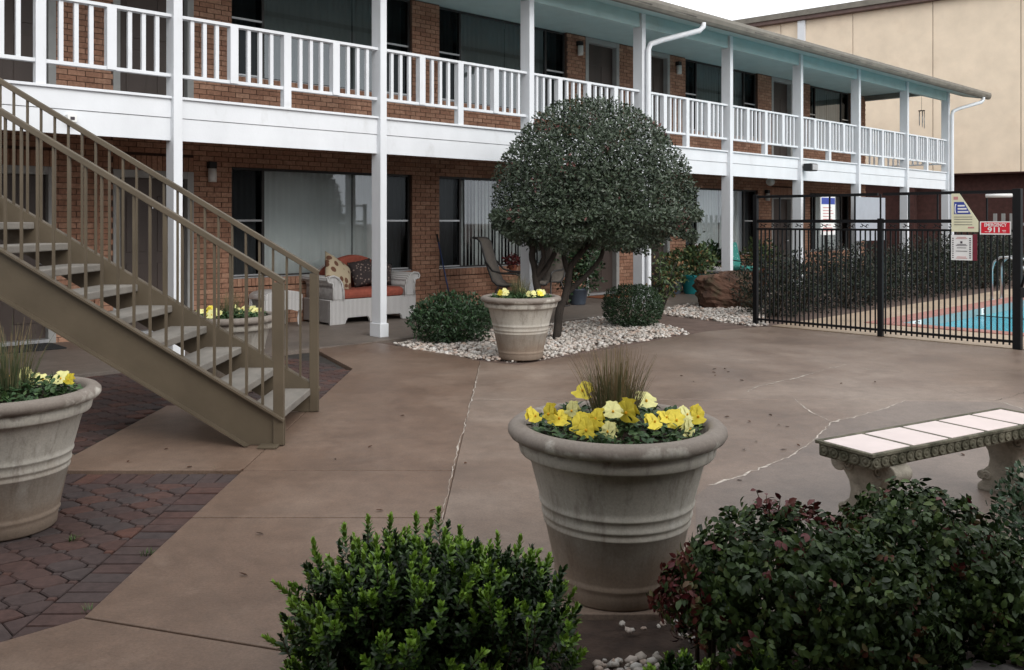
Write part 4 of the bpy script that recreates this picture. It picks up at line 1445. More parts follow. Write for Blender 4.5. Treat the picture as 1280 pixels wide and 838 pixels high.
# round-topped clipped tree
def dome_tree():
    rg = np.random.default_rng(77)
    b = Vector((0.52, 11.55, 0))
    o = empty('clipped_tree', b, 0, 'dark green clipped tree with a dome crown and twisting stems', 'tree')
    cx, cy, zb = 1.08 - b.x, 11.95 - b.y, 1.66
    rx, ry = 1.33, 1.25
    P, Nn = [], []
    n = 54000
    while len(P) < n:
        d = rg.normal(0, 1, 3); d /= np.linalg.norm(d)
        hz = 1.46 if d[2] > 0 else 0.42
        v = mnoise.noise(Vector(d * 2.6)) + .6 * mnoise.noise(Vector(d * 6.5)) + .35 * mnoise.noise(Vector(d * 13))
        t = 1 - .30 * rg.random() ** 1.7 if rg.random() < .72 else rg.uniform(.25, .75)
        if rg.random() < .06: t += rg.uniform(0, .04)
        if v < -.35 and t > .93 and rg.random() < .75: continue
        k = (abs(d[0]) ** 2.08 + abs(d[1]) ** 2.08 + abs(d[2]) ** 2.08) ** (1 / 2.08) if d[2] > 0 else (abs(d[0]) ** 3 + abs(d[1]) ** 3 + abs(d[2]) ** 3) ** (1 / 3)
        e = d / k * t * (1 + .055 * v)
        if d[2] < 0 and t < .8 and rg.random() < .5: continue
        p = np.array([cx + e[0] * rx, cy + e[1] * ry, zb + e[2] * hz])
        if d[2] < -.3: p[2] += .22 * mnoise.noise(Vector((p[0] * 3, p[1] * 3, 4))) - .03
        P.append(p); Nn.append(d)
    P = np.array(P); Nn = np.array(Nn)
    D = Nn * .5 + rg.normal(0, .8, (n, 3)) + np.array([0, 0, .15])
    No = Nn + rg.normal(0, .55, (n, 3)) + np.array([0, 0, .35])
    ln = rg.uniform(.035, .07, n)
    rn = np.clip(rg.beta(2, 2, n) + 0.0, 0, .92)
    red = np.array([mnoise.noise(Vector(p * 3.1)) > .48 for p in P]) & (rg.random(n) < .30)
    rn[red] = 1.0
    inst('crown', leaf_mesh('crown', P, D, No, ln, ln * .52, rn, M['l_tree'], False, .1, .3), o)
    mb = MB()
    rr_ = random.Random(5)

    def limb(pts, r0, r1):
        pts = [Vector(p) for p in pts]
        fine = []
        for i in range(len(pts) - 1):
            for j in range(5):
                t = j / 5
                pa = pts[max(i - 1, 0)]; pb = pts[i]; pc = pts[i + 1]; pd = pts[min(i + 2, len(pts) - 1)]
                q_ = 0.5 * ((2 * pb) + (-pa + pc) * t + (2 * pa - 5 * pb + 4 * pc - pd) * t * t + (-pa + 3 * pb - 3 * pc + pd) * t ** 3)
                fine.append(q_ + Vector((rr_.uniform(-1, 1), rr_.uniform(-1, 1), 0)) * .006)
        fine.append(pts[-1])
        m_ = len(fine) - 1
        mb.tube(fine, [r0 + (r1 - r0) * i / m_ for i in range(m_ + 1)], 9)
    # stem rising straight behind the pot
    limb([(-.22, .10, -.03), (-.18, .1, .5), (-.22, .12, .85), (-.26, .10, 1.15), (-.20, .1, 1.45), (.0, .2, 1.9)], .055, .034)
    limb([(-.20, .12, .75), (-.05, .12, .95), (.05, .15, 1.15), (.0, .15, 1.35), (-.12, .2, 1.7)], .042, .024)
    limb([(-.20, .12, .80), (-.12, .0, 1.05), (-.16, -.05, 1.25), (-.35, .0, 1.7)], .034, .02)
    # leaning stem to the right
    limb([(.06, .12, -.03), (.10, .15, .35), (.20, .18, .62), (.24, .2, .9), (.40, .25, 1.12), (.62, .3, 1.36), (.9, .4, 1.8)], .058, .030)
    limb([(.16, .18, .55), (.42, .2, .78), (.62, .22, 1.0), (.72, .2, 1.25), (.95, .1, 1.7)], .038, .022)
    limb([(.22, .2, .85), (.16, .25, 1.1), (.30, .3, 1.4), (.4, .6, 1.9)], .036, .02)
    for i in range(26):
        a_ = rr_.uniform(0, 6.28)
        s_ = Vector((cx + .25 * math.cos(a_), cy + .25 * math.sin(a_), 1.35 + rr_.uniform(-.1, .2)))
        e_ = Vector((cx + 1.05 * math.cos(a_), cy + 1.0 * math.sin(a_), 1.5 + rr_.uniform(-.15, .9)))
        limb([s_, (s_ + e_) / 2 + Vector((0, 0, rr_.uniform(-.08, .08))), e_], .028, .010)
    mb.build('trunk', M['bark'], o)
    return o


dome_tree()

p = G(563, 431)
shrub('low_shrub', (p.x, p.y + .25, -.02), (.50, .36), .62, 5200, .055, 'l_bush', 'spreading low green shrub between the white post and the flower pot', 41, amp=.22)
p = G(795, 411)
shrub('clipped_bush', (p.x, p.y + .38, -.02), (.42, .40), .60, 6200, .042, 'l_bush', 'neat rounded dark bush growing out of the white pebbles', 42, amp=.06, power=2.8, rin=.6)
p = G(824, 398)
sp = empty('sapling', (p.x, p.y, -.02), 0, 'thin leafy sapling leaning beside the neat rounded bush', 'sapling')
rgs = np.random.default_rng(5)
sm = MB(); ends = []
for i in range(8):
    e = Vector((rgs.uniform(-.22, .45), rgs.uniform(-.2, .3), rgs.uniform(.65, 1.15)))
    sm.tube([(0, 0, 0), (e.x * .3, e.y * .3, e.z * .45), e], [.016, .012, .004], 6)
    ends.append(e)
sm.build('stem', M['bark'], sp)
P = np.concatenate([np.array(e) * rgs.uniform(.45, 1.03, (70, 1)) + rgs.normal(0, .05, (70, 3)) for e in ends])
n = len(P)
inst('foliage', leaf_mesh('foliage', P, rgs.normal(0, 1, (n, 3)) + np.array([0, 0, .3]), rgs.normal(0, .6, (n, 3)) + np.array([0, 0, 1]), rgs.uniform(.05, .09, n), rgs.uniform(.02, .035, n), rgs.random(n), M['l_mix'], True), sp)

# hedge behind the pool fence: single shrubs
for i in range(11):
    a_ = 6.25 + i * 1.12
    hh = (.95, 1.02, 1.14, .96, 1.08, 1.2, 1.12, 1.28, 1.2, 1.25, 1.3)[i]
    shrub('hedge_shrub', W(a_, -2.15 + .12 * math.sin(i * 2.1), -.03), (.66, .52), hh, 3000, .062, 'l_hedge', 'dark leafy hedge shrub growing in the row behind the black pool fence', 60 + i, group='hedge shrubs behind the pool fence', amp=.30, rin=.35, stems=8, power=2.6)


# foreground boxwood: upright shoots whorled with leaves, pale green tips
def shoots(name, base, label, domes, n_sh, seed, leafL=.030, extra=None, cat='shrub'):
    rg = np.random.default_rng(seed)
    o = empty(name, base, 0, label, cat)
    Pl, Dl, Nl, Ll, Rl = [], [], [], [], []
    mb = MB()
    tot = sum(d[6] for d in domes)
    lst = []
    for (cx, cy, cz, rx, ry, rz_, wgt) in domes:
        for i in range(int(n_sh * wgt / tot)):
            d = rg.normal(0, 1, 3); d /= np.linalg.norm(d)
            if d[2] < -.55: d[2] = -d[2]
            t = 1 - .55 * rg.random() ** 1.4
            v = mnoise.noise(Vector(d * 2.4 + seed))
            p = np.array([cx, cy, cz]) + d * np.array([rx, ry, rz_]) * t * (1 + .13 * v)
            ax = d * .65 + np.array([0, 0, .85]) + rg.normal(0, .22, 3)
            lst.append((p, ax, rg.uniform(.05, .10), t, rg.random()))
    if extra:
        for p, ax, ln in extra: lst.append((np.array(p), np.array(ax, float), ln, 1.0, .35))
    for p, ax, ln, t, u in lst:
        if p[2] < .02: continue
        ax = ax / np.linalg.norm(ax)
        b = p - ax * ln
        if rg.random() < .35 or ln > .12: mb.tube([b - ax * .06, p], [.0028, .0015], 4)
        e1 = np.cross(ax, [0.3, 1, .1]); e1 /= np.linalg.norm(e1); e2 = np.cross(ax, e1)
        nw = max(5, int(ln / .010))
        bright = t > .86 and ax[2] > .45 and u > .22
        for w_ in range(nw):
            s = w_ / (nw - 1)
            for kk in range(3):
                an = w_ * 1.05 + kk * 2.094 + rg.uniform(-.3, .3)
                rd = e1 * math.cos(an) + e2 * math.sin(an)
                opn = 1.1 - .75 * s
                Pl.append(b + ax * ln * s); Dl.append(rd * opn + ax * (.45 + .9 * s) + rg.normal(0, .08, 3)); Nl.append(ax - rd * .2)
                Ll.append(leafL * rg.uniform(.75, 1.2) * (1 - .25 * (s > .9)))
                r0 = rg.uniform(.05, .6)
                if bright and s > .25: r0 = min(1, .58 + .5 * s * rg.uniform(.7, 1.0))
                Rl.append(r0)
    Ll = np.array(Ll)
    inst('foliage', leaf_mesh('foliage', np.array(Pl), np.array(Dl), np.array(Nl), Ll, Ll * .46, np.array(Rl), M['l_box'], True, .12, .3), o)
    for i in range(14):
        a_ = 6.28 * i / 14
        d0 = domes[i % len(domes)]
        e = Vector((d0[0] + math.cos(a_) * d0[3] * .6, d0[1] + math.sin(a_) * d0[4] * .6, d0[2] + d0[5] * .3))
        mb.tube([(d0[0] * .6 + math.cos(a_) * .04, d0[1] * .6 + math.sin(a_) * .04, 0), (e.x * .6, e.y * .6, e.z * .5), e], [.012, .009, .005], 5)
    mb.build('stem', M['twig'], o)
    return o


BYc = 2.93
bx = (530 - 640) / F * BYc
ex = []
for (x_, y_, dy, ln, axx) in ((345, 722, .0, .16, (-.9, 0, .75)), (333, 790, -.05, .18, (-1, 0, .6)), (352, 765, -.02, .12, (-.5, 0, 1)), (460, 642, .05, .08, (0, 0, 1)), (548, 632, .10, .10, (0, 0, 1)), (488, 640, .08, .10, (.05, 0, 1)), (520, 640, .1, .10, (0, 0, 1)), (430, 652, .05, .10, (-.1, 0, 1)), (392, 672, .02, .11, (-.2, 0, 1)), (650, 668, .10, .10, (.1, 0, 1)), (622, 664, .1, .1, (0, 0, 1)), (575, 655, .1, .09, (0, 0, 1)), (685, 690, .05, .10, (.3, 0, 1)), (700, 728, .0, .1, (.5, 0, 1))):
    Y_ = BYc + dy
    ex.append((((x_ - 640) / F * Y_ - bx, dy, HC - (y_ - HY) / F * Y_), axx, ln))
shoots('boxwood_shrub', (bx, BYc, -.02), 'leafy boxwood shrub with bright green shoot tips beside the big flower pot', [(-.06, 0, .26, .39, .34, .27, 1.0), (.24, .03, .20, .28, .32, .27, .7), (-.20, .0, .15, .27, .30, .26, .5)], 1500, 51, extra=ex)
shoots('young_boxwood', ((890 - 640) / F * 2.72, 2.68, -.02), 'low young boxwood with bright shoots among the white pebbles', [(-.10, .05, .10, .14, .12, .11, .6), (.13, .05, .10, .14, .10, .12, .6), (0, 0, .06, .22, .12, .10, .6)], 260, 52)


# nandina mounds: compound leaves with some burgundy leaflets
def nandina(name, base, label, domes, n, seed, redfn=None, sprigs=None):
    rg = np.random.default_rng(seed)
    o = empty(name, base, 0, label, 'shrub')
    Pl, Dl, Nl, Ll, Rl = [], [], [], [], []
    mb = MB()
    tot = sum(d[6] for d in domes)
    for (cx, cy, cz, rx, ry, rz_, wgt) in domes:
        for i in range(int(n * wgt / tot)):
            d = rg.normal(0, 1, 3); d /= np.linalg.norm(d)
            if d[2] < -.6: continue
            t = 1 - .5 * rg.random() ** 1.5
            v = mnoise.noise(Vector(d * 2.8 + seed)) + .5 * mnoise.noise(Vector(d * 7 + seed))
            p = np.array([cx, cy, cz]) + d * np.array([rx, ry, rz_]) * t * (1 + .12 * v)
            if p[2] < .02: continue
            ax = d * .8 + rg.normal(0, .5, 3) + np.array([0, 0, .15]); ax /= np.linalg.norm(ax)
            sd = np.cross(ax, d + rg.normal(0, .3, 3)); sd /= max(1e-6, np.linalg.norm(sd))
            un = np.cross(sd, ax)
            if un @ d < 0: un = -un; sd = -sd
            base_r = rg.beta(2, 2.4) * .80
            if rg.random() < .025: base_r = rg.uniform(.84, 1)
            if redfn and rg.random() < redfn(p): base_r = rg.uniform(.86, 1)
            for s_, off, sc in ((0, .0, 1.0), (-1, -.012, .85), (1, -.012, .85), (-1, -.030, .7), (1, -.030, .7)):
                Pl.append(p + ax * off); Dl.append(ax + sd * s_ * .95 - un * .30 + rg.normal(0, .12, 3) + np.array([0, 0, -.45])); Nl.append(un + rg.normal(0, .15, 3))
                Ll.append(.029 * sc * rg.uniform(.8, 1.25)); Rl.append(np.clip(base_r + rg.normal(0, .04), 0, 1))
    for p, ax, ln in (sprigs or []):
        p = np.array(p, float); ax = np.array(ax, float); ax /= np.linalg.norm(ax)
        mb.tube([p - ax * ln, p], [.002, .0012], 4)
        for i in range(6):
            Pl.append(p - ax * .012 * i); Dl.append(rg.normal(0, .8, 3) + ax * .5); Nl.append(rg.normal(0, .5, 3) + np.array([0, 0, 1.0])); Ll.append(rg.uniform(.022, .036)); Rl.append(rg.uniform(.88, 1))
    Ll = np.array(Ll)
    inst('foliage', leaf_mesh('foliage', np.array(Pl), np.array(Dl), np.array(Nl), Ll, Ll * .58, np.array(Rl), M['l_nan'], True, .28, .22), o)
    for i in range(16):
        d0 = domes[i % len(domes)]; a_ = i * 2.4
        e = Vector((d0[0] + math.cos(a_) * d0[3] * .55, d0[1] + math.sin(a_) * d0[4] * .55, d0[2] + d0[5] * .4))
        mb.tube([(d0[0] + math.cos(a_) * .05, d0[1] + math.sin(a_) * .05, 0), ((d0[0] + e.x) / 2, (d0[1] + e.y) / 2, e.z * .55), e], [.009, .007, .003], 5)
    mb.build('stem', M['twig'], o)
    return o


nb = (985 - 640) / F * 2.98
spr = []
for x_, y_, ax_, ln in ((945, 605, (-.4, 0, 1), .10), (962, 618, (0, 0, 1), .07), (975, 618, (.1, 0, 1), .07), (985, 622, (.1, 0, 1), .06), (1018, 617, (.1, 0, 1), .06), (1000, 622, (0, 0, 1), .05), (958, 612, (0, 0, 1), .07)):
    Y_ = 3.02
    spr.append((((x_ - 640) / F * Y_ - nb, .04, HC - (y_ - HY) / F * Y_), ax_, ln))
nandina('nandina_shrub', (nb, 2.98, -.02), 'nandina mound with burgundy leaflets beside the big flower pot', [(-.02, 0, .30, .36, .36, .29, 1.0), (.20, -.08, .24, .30, .30, .28, .7), (-.26, .02, .28, .18, .22, .16, .35)], 4600, 53,
        redfn=lambda p: .70 if p[0] < -.32 else (.07 if p[2] > .5 else .01), sprigs=spr)
nb2 = (1170 - 640) / F * 3.12
nandina('nandina_shrub', (nb2, 3.12, -.02), 'green nandina mound growing in front of the stone bench', [(-.06, 0, .31, .33, .34, .315, 1.0), (.20, -.12, .20, .27, .30, .26, .7), (-.22, -.12, .22, .25, .25, .27, .5)], 4600, 54, redfn=lambda p: .015)
shrub('evergreen_shrub', ((1318 - 640) / F * 3.35, 3.35, -.02), (.20, .26), .62, 3600, .030, 'l_bush', 'small dark evergreen shrub at the right end of the stone bench', 55, detail=True, amp=.12, rin=.4)

# garden stone at the lower right
def rock(name, base, r, label, m, seed, flat=.0, amp=.22):
    mb = MB()
    def fnp(p):
        v = Vector((p[0] / r[0], p[1] / r[1], p[2] / r[2]))
        k = 1 + amp * mnoise.noise(v * 1.3 + Vector((seed, 0, 0))) + amp * .5 * mnoise.noise(v * 3.1 + Vector((0, seed, 0))) + amp * .55 * abs(mnoise.noise(v * 4.5 + Vector((seed, 2, 1)))) + amp * .3 * mnoise.noise(v * 9)
        q_ = Vector((p[0] * k, p[1] * k, p[2] * k))
        mx = max(abs(v.x), abs(v.y), abs(v.z)) ** .35
        q_ = q_ / max(.6, mx)
        st = .05 * (round(4.0 * (q_.z / r[2]) + 1.2 * q_.x + 2.0 * mnoise.noise(q_ * 2.2)) % 2) - .025 + .03 * mnoise.noise(Vector((q_.x * 3, q_.y * 3, q_.z * 22)))
        return Vector((q_.x * (1 + st), q_.y * (1 + st), max(q_.z, -r[2] * .9)))
    mb.blob((0, 0, 0), r, 46, 28, fn=fnp)
    mb.s = [False] * len(mb.f)
    o = inst(name, mb.mesh(name, M[m]), None, (base[0], base[1], base[2] + r[2] * .78))
    return tag(o, label, 'rock')


p = G(911, 386)
rock('boulder', (p.x + .05, p.y + .38, -.03), (.53, .36, .36), 'large rough red-brown boulder on the white pebbles by the black fence', 'stone', 3.0)
rock('garden_stone', ((1262 - 640) / F * 2.7, 2.72, -.03), (.16, .14, .10), 'dark grey stone under the nandina leaves in the planting bed', 'darkstone', 7.0, amp=.12)

# ================================================================== BENCH
def bench():
    c0 = Vector((1.675, 4.16)); ax = Vector((.866, .5)); ay = Vector((-.5, .866))
    o = empty('stone_bench', (c0.x, c0.y, 0), math.atan2(ax.y, ax.x), 'carved stone garden bench with a pink-white tiled seat', 'bench')
    Lb, Wb, z1 = 1.55, .34, .435
    sb = MB().box(.012, Lb - .012, .012, Wb - .012, z1 - .078, z1 - .006).build('seat_slab', M['benchstone'], o, .010)
    rim = MB().box(0, Lb, 0, .022, z1 - .016, z1).box(0, Lb, Wb - .022, Wb, z1 - .016, z1).box(0, .022, .022, Wb - .022, z1 - .016, z1).box(Lb - .022, Lb, .022, Wb - .022, z1 - .016, z1)
    x_ = .305
    for i in range(4):
        rim.box(.022 + .30 * (i + 1) - .013, .022 + .30 * (i + 1) + .013, .022, Wb - .022, z1 - .016, z1 - .002)
    rim.build('tile_frame', M['benchstone'], sb, .003)
    for i in range(5):
        x0 = .022 + .30 * i + (.014 if i else .006); x1 = min(.022 + .30 * (i + 1) - .014, Lb - .024)
        box(x0, x1, .030, Wb - .030, z1 - .012, z1 - .001).build('seat_tile', M['benchtile'], sb, .002)
    # carved band: bead and roundel ornament along the edge
    ro = MB()
    ro.lathe([(.0, .009), (.009, .0085), (.012, .004), (.015, .004), (.019, .008), (.023, .007), (.026, .002), (.026, .0)], 16)
    rme = ro.mesh('roundel', M['benchstone'])
    for i in range(25):
        inst('roundel', rme, sb, (.035 + i * .0615, .011, z1 - .044), (R(90), 0, 0))
    for i in range(5):
        inst('roundel', rme, sb, (.011, .045 + i * .0615, z1 - .044), (R(90), 0, R(-90)))
        inst('roundel', rme, sb, (Lb - .011, .045 + i * .0615, z1 - .044), (R(90), 0, R(90)))
    # scrolled pedestals, profile across the bench
    for xc in (.20, Lb - .20):
        pr = []
        half = [(.150, .0), (.150, .035), (.135, .050), (.120, .060), (.128, .095), (.112, .125), (.086, .15), (.078, .19), (.088, .235), (.118, .275), (.145, .305), (.152, .335), (.145, .358), (.12, .366)]
        pr = [(Wb / 2 - u, v) for u, v in half] + [(Wb / 2 + u, v) for u, v in half[::-1]]
        lg = MB().prism_axis(pr, xc - .055, xc + .055, lambda u, v, t: (t, u, v), smooth=False).build('pedestal', M['benchleg'], o, .010, fix=True)
        for sx in (-1, 1):
            for (yy, zz, rad, turns) in ((Wb / 2 - .092, .315, .042, 2.0), (Wb / 2 + .092, .315, .042, 2.0), (Wb / 2 - .088, .092, .026, 1.6), (Wb / 2 + .088, .092, .026, 1.6)):
                sgn = 1 if yy > Wb / 2 else -1
                pts = []
                for i in range(26):
                    t = i / 25; an = turns * 6.283 * t; rr_ = rad * (1 - .85 * t)
                    pts.append((xc + sx * .056, yy + sgn * rr_ * math.cos(an), zz + rr_ * math.sin(an)))
                MB().tube(pts, .0075, 6).build('scroll', M['benchleg'], lg)
        for yy, zz, r_ in ((-.006, .315, .045), (.020, .092, .026)):
            MB().prism_axis([(yy + .03 + r_ * math.cos(t_), zz + r_ * math.sin(t_)) for t_ in np.linspace(0, 6.283, 17)[:-1]], xc - .062, xc + .062, lambda u, v, t: (t, u, v), True).build('volute', M['benchleg'], lg, .005, fix=True)
            MB().prism_axis([(Wb - yy - .03 + r_ * math.cos(t_), zz + r_ * math.sin(t_)) for t_ in np.linspace(0, 6.283, 17)[:-1]], xc - .062, xc + .062, lambda u, v, t: (t, u, v), True).build('volute', M['benchleg'], lg, .005, fix=True)
    # fallen leaves on the seat are part of the litter


bench()

# ================================================================== POOL FENCE
fence = empty('pool_fence', W(4.86, 0, 0), TH, 'black iron picket fence with scrollwork enclosing the swimming pool', 'fence')
QF0, QF1, QF2, QF3 = -2.63, -4.49, -6.14, -9.0
ZT = 1.89
for q_ in (QF0, QF1, QF2, -6.36, QF3):
    w_ = .032 if q_ > -6 else .045
    box(-w_, w_, q_ - w_, q_ + w_, 0.0, ZT + .02 if q_ != QF1 else 1.56).build('post', M['iron'], fence, .003)
def rails(q0, q1):
    for z0, h_ in ((ZT - .03, .038), (1.50, .045), (1.395, .028), (.07, .03)):
        qq1 = q1
        if z0 == 1.50 and q0 == QF1: qq1 = QF1 - 1.05
        box(-.016, .016, qq1 + .034, q0 - .034, z0, z0 + h_).build('rail', M['iron'], fence)
rails(QF0, QF1); rails(QF1, QF2); rails(-6.36, QF3)
pk = box(-.0085, .0085, -.0085, .0085, .04, 1.42).mesh('picket', M['iron'])
pk2 = box(-.009, .009, -.009, .009, 1.52, ZT - .01).mesh('upper_picket', M['iron'])
q_ = QF0 - .09
i = 0
while q_ > QF3:
    if abs(q_ - QF1) > .05 and not (-6.42 < q_ < -6.08):
        inst('picket', pk, fence, (0, q_, 0))
    q_ -= .068; i += 1
for q_ in (-3.02, -3.40, -3.78, -4.14, -4.49, -4.86, -5.22, -5.50, -5.80, -6.8, -7.2, -7.6):
    inst('upper_picket', pk2, fence, (0, q_, 0))
# S scrolls between the two upper rails
pts = []
for i in range(33):
    t = i / 32
    if t < .5:
        an = 4.2 * (1 - 2 * t); rr_ = .026 - .015 * (1 - 2 * t); c = (-.045, .0)
        pts.append((c[0] + rr_ * math.sin(an), c[1] - rr_ * math.cos(an)))
    else:
        an = 4.2 * (2 * t - 1); rr_ = .026 - .015 * (2 * t - 1); c = (.045, .0)
        pts.append((c[0] - rr_ * math.sin(an), c[1] + rr_ * math.cos(an)))
scm = MB().tube([(0, u, v) for u, v in pts], .006, 5).mesh('scroll', M['iron'])
q_ = QF0 - .12
while q_ > QF2 + .1:
    if abs(q_ - QF1) > .12: inst('scroll', scm, fence, (0, q_, 1.461))
    q_ -= .19
# gate latch arm, closer
MB().tube([(-.03, -6.10, 1.83), (-.03, -5.80, 1.83)], .024, 10).build('gate_closer', M['signwhite'], fence)
MB().tube([(-.02, -6.14, .55), (-.05, -6.25, .95), (-.06, -6.36, 1.35)], .014, 6).build('gate_brace', M['iron'], fence)
box(-.05, .03, -6.30, -6.18, .62, .74).build('gate_latch', M['black'], fence, .008)


# signs on the fence (face toward -a)
def sign(name, q0, q1, z0, z1, m, label, poly=None, off=0.024):
    o = empty(name, W(4.86 - off, (q0 + q1) / 2, z0), TH - R(90), label, 'sign')
    return o


def on_fence(xp):
    """photo column -> q on the fence line"""
    r = (xp - 640) / F
    xb, yb = P2X + 4.83 * DX, P2Y + 4.83 * DY
    return (r * yb - xb) / (NX - NY * r)


def fz(xp, yp):
    q_ = on_fence(xp); p = W(4.83, q_)
    return HC + (HY - yp) / F * p.y


def fence_sign(name, px, m, label, poly=None):
    """px: (x0,y0,x1,y1) rectangle in the photo -> board on the fence; local x = to the right seen from the courtyard"""
    x0, y0, x1, y1 = px
    qa, qb = on_fence(x0), on_fence(x1)
    wd = abs(qa - qb)
    xm = (x0 + x1) / 2
    zt_, zb_ = fz(xm, y0), fz(xm, y1)
    o = empty(name, W(4.86 - .028, (qa + qb) / 2, zb_), TH - R(90), label, 'sign')
    h = zt_ - zb_
    if poly is None: poly = [(-wd / 2, 0), (wd / 2, 0), (wd / 2, h), (-wd / 2, h)]
    else: poly = [(u * wd - wd / 2, v * h) for u, v in poly]
    MB().prism_axis(poly, 0, .006, lambda u, v, t: (u, -t, v)).build('board', M[m], o, fix=True)
    return o, wd, h


def deco(o, w, h, u0, u1, v0, v1, m, name='print', lift=.0085):
    MB().box(u0 * w - w / 2, u1 * w - w / 2, -lift, -.0062, v0 * h, v1 * h).build(name, M[m], o)


o, w_, h_ = fence_sign('pool_rules_sign', (1189.5, 242, 1223, 290), 'signcream', 'cream pool sign with a blue print block and its upper corner missing', [(0, 0), (1, 0), (1, .28), (.30, 1.0), (0, 1.0)])
MB().prism_axis([((.10 - .5) * w_, .46 * h_), ((.73 - .5) * w_, .46 * h_), ((.46 - .5) * w_, .78 * h_), ((.10 - .5) * w_, .78 * h_)], .0064, .0082, lambda u, v, t: (u, -t, v)).build('blue_print', M['signblue'], o, fix=True)
for v0, u1 in ((.50, .64), (.58, .57), (.66, .50)):
    deco(o, w_, h_, .24, u1, v0, v0 + .04, 'signwhite', 'lettering', .0095)
MB().tube([((.17 + .035 * math.cos(t) - .5) * w_, -.0090, (.60 + .12 * math.sin(t)) * h_) for t in np.linspace(1.2, 5.1, 12)], .006, 5).build('emblem', M['signwhite'], o)
for v0 in (.18, .25, .32, .38):
    deco(o, w_, h_, .10, .78, v0, v0 + .012, 'ink', 'lettering')
deco(o, w_, h_, .62, .85, .09, .13, 'pinkink', 'lettering')
deco(o, w_, h_, .08, .25, .84, .92, 'pinkink', 'lettering')
o, w_, h_ = fence_sign('pool_notice_sign', (1189, 294, 1215.5, 325.5), 'signwhite', 'white printed notice below the cream pool sign', None)
for i, v0 in enumerate((.90, .85, .62, .57, .48, .35, .12, .07)):
    deco(o, w_, h_, .28 - .05 * (i % 2), .72 + .05 * (i % 2), v0, v0 + .022, 'pinkink' if i in (0, 1, 6, 7) else 'ink', 'lettering')
deco(o, w_, h_, .44, .54, .67, .75, 'ink', 'emblem')
for i in range(10):
    deco(o, w_, h_, .06, .12, .08 + .085 * i, .12 + .085 * i, 'ink', 'lettering'); deco(o, w_, h_, .86, .94, .08 + .085 * i, .12 + .085 * i, 'ink', 'lettering')
o, w_, h_ = fence_sign('red_side_sign', (1216, 293, 1221.5, 326), 'signred', 'narrow dull red board edge beside the white printed notice', None)
o.children[0].data.materials[0] = M['pinkink'] if False else simple('dull_red_board', (0.16, 0.015, 0.03), .6, .1)
o, w_, h_ = fence_sign('emergency_sign', (1225, 277, 1264, 293.5), 'signwhite', 'red and white emergency sign reading 911 on the pool fence', None)
deco(o, w_, h_, .04, .96, .10, .92, 'signred', 'red_field', .0075)
inst('lettering', text_mesh('EMERGENCY', .058, M['signwhite'], bold=.02), o, (0, -.0086, h_ * .72), (R(90), 0, 0), (w_ * .84 / .39, 1, 1))
inst('lettering', text_mesh('911', .085, M['signwhite'], bold=.02), o, (-.01, -.0086, h_ * .34), (R(90), 0, 0), (1.2, 1, 1))
deco(o, w_, h_, .72, .84, .30, .34, 'signwhite', 'small_lettering', .0085); deco(o, w_, h_, .74, .84, .20, .23, 'signwhite', 'small_lettering', .0085); deco(o, w_, h_, .16, .25, .20, .23, 'signwhite', 'small_lettering', .0085)


# notices and grey panel behind the fence, on posts of their own
def panel(name, px, q, m, label, ground=True):
    x0, y0, x1, y1 = px
    a0_, a1_ = AQ(x0, q), AQ(x1, q)
    Yc = W((a0_ + a1_) / 2, q).y
    zt_, zb_ = HC + (HY - y0) / F * Yc, HC + (HY - y1) / F * Yc
    o = empty(name, W((a0_ + a1_) / 2, q, 0), TH, label, 'sign')
    w_ = a1_ - a0_
    box(-w_ / 2, w_ / 2, -.012, .012, zb_, zt_).build('board', M[m], o, .003)
    MB().box(-.03, .03, .0125, .06, 0, zt_ - .02).build('sign_post', M['darkframe'], o)
    return o, w_, zb_, zt_ - zb_


o, w_, zb_, h_ = panel('pool_hours_sign', (1025.5, 246, 1043.5, 294), -.55, 'signwhite', 'tall white notice board with a blue heading behind the fence')
box(-w_ / 2 + .02, w_ / 2 - .02, -.0145, -.0125, zb_ + h_ * .80, zb_ + h_ * .97).build('blue_print', M['signblue'], o)
for i in range(9):
    box(-w_ * .36, w_ * (.36 - .08 * (i % 3)), -.0145, -.0125, zb_ + h_ * (.10 + .075 * i), zb_ + h_ * (.10 + .075 * i) + h_ * .022).build('lettering', M['pinkink'], o)
o, w_, zb_, h_ = panel('grey_panel', (1069, 247, 1106, 301), -.45, 'signgrey', 'plain grey panel standing behind the pool fence')

# ================================================================== POOL HANDRAIL
ph = empty('pool_handrail', W(AQ(1240, -3.6), -3.6, 0.0), TH, 'curved stainless steel pool handrail at the water', 'handrail')
for dx in (0, .52):
    MB().tube([(dx, .0, .0), (dx, .0, .60), (dx, -.04, .74), (dx, -.14, .83), (dx, -.28, .84), (dx, -.42, .78), (dx, -.75, .42), (dx, -1.05, .06), (dx, -1.12, -.14)], .022, 10).build('rail', M['galv'], ph)
    MB().lathe([(.05, 0), (.05, .012), (.025, .02)], 14, (dx, 0, 0.001)).build('base_flange', M['galv'], ph)

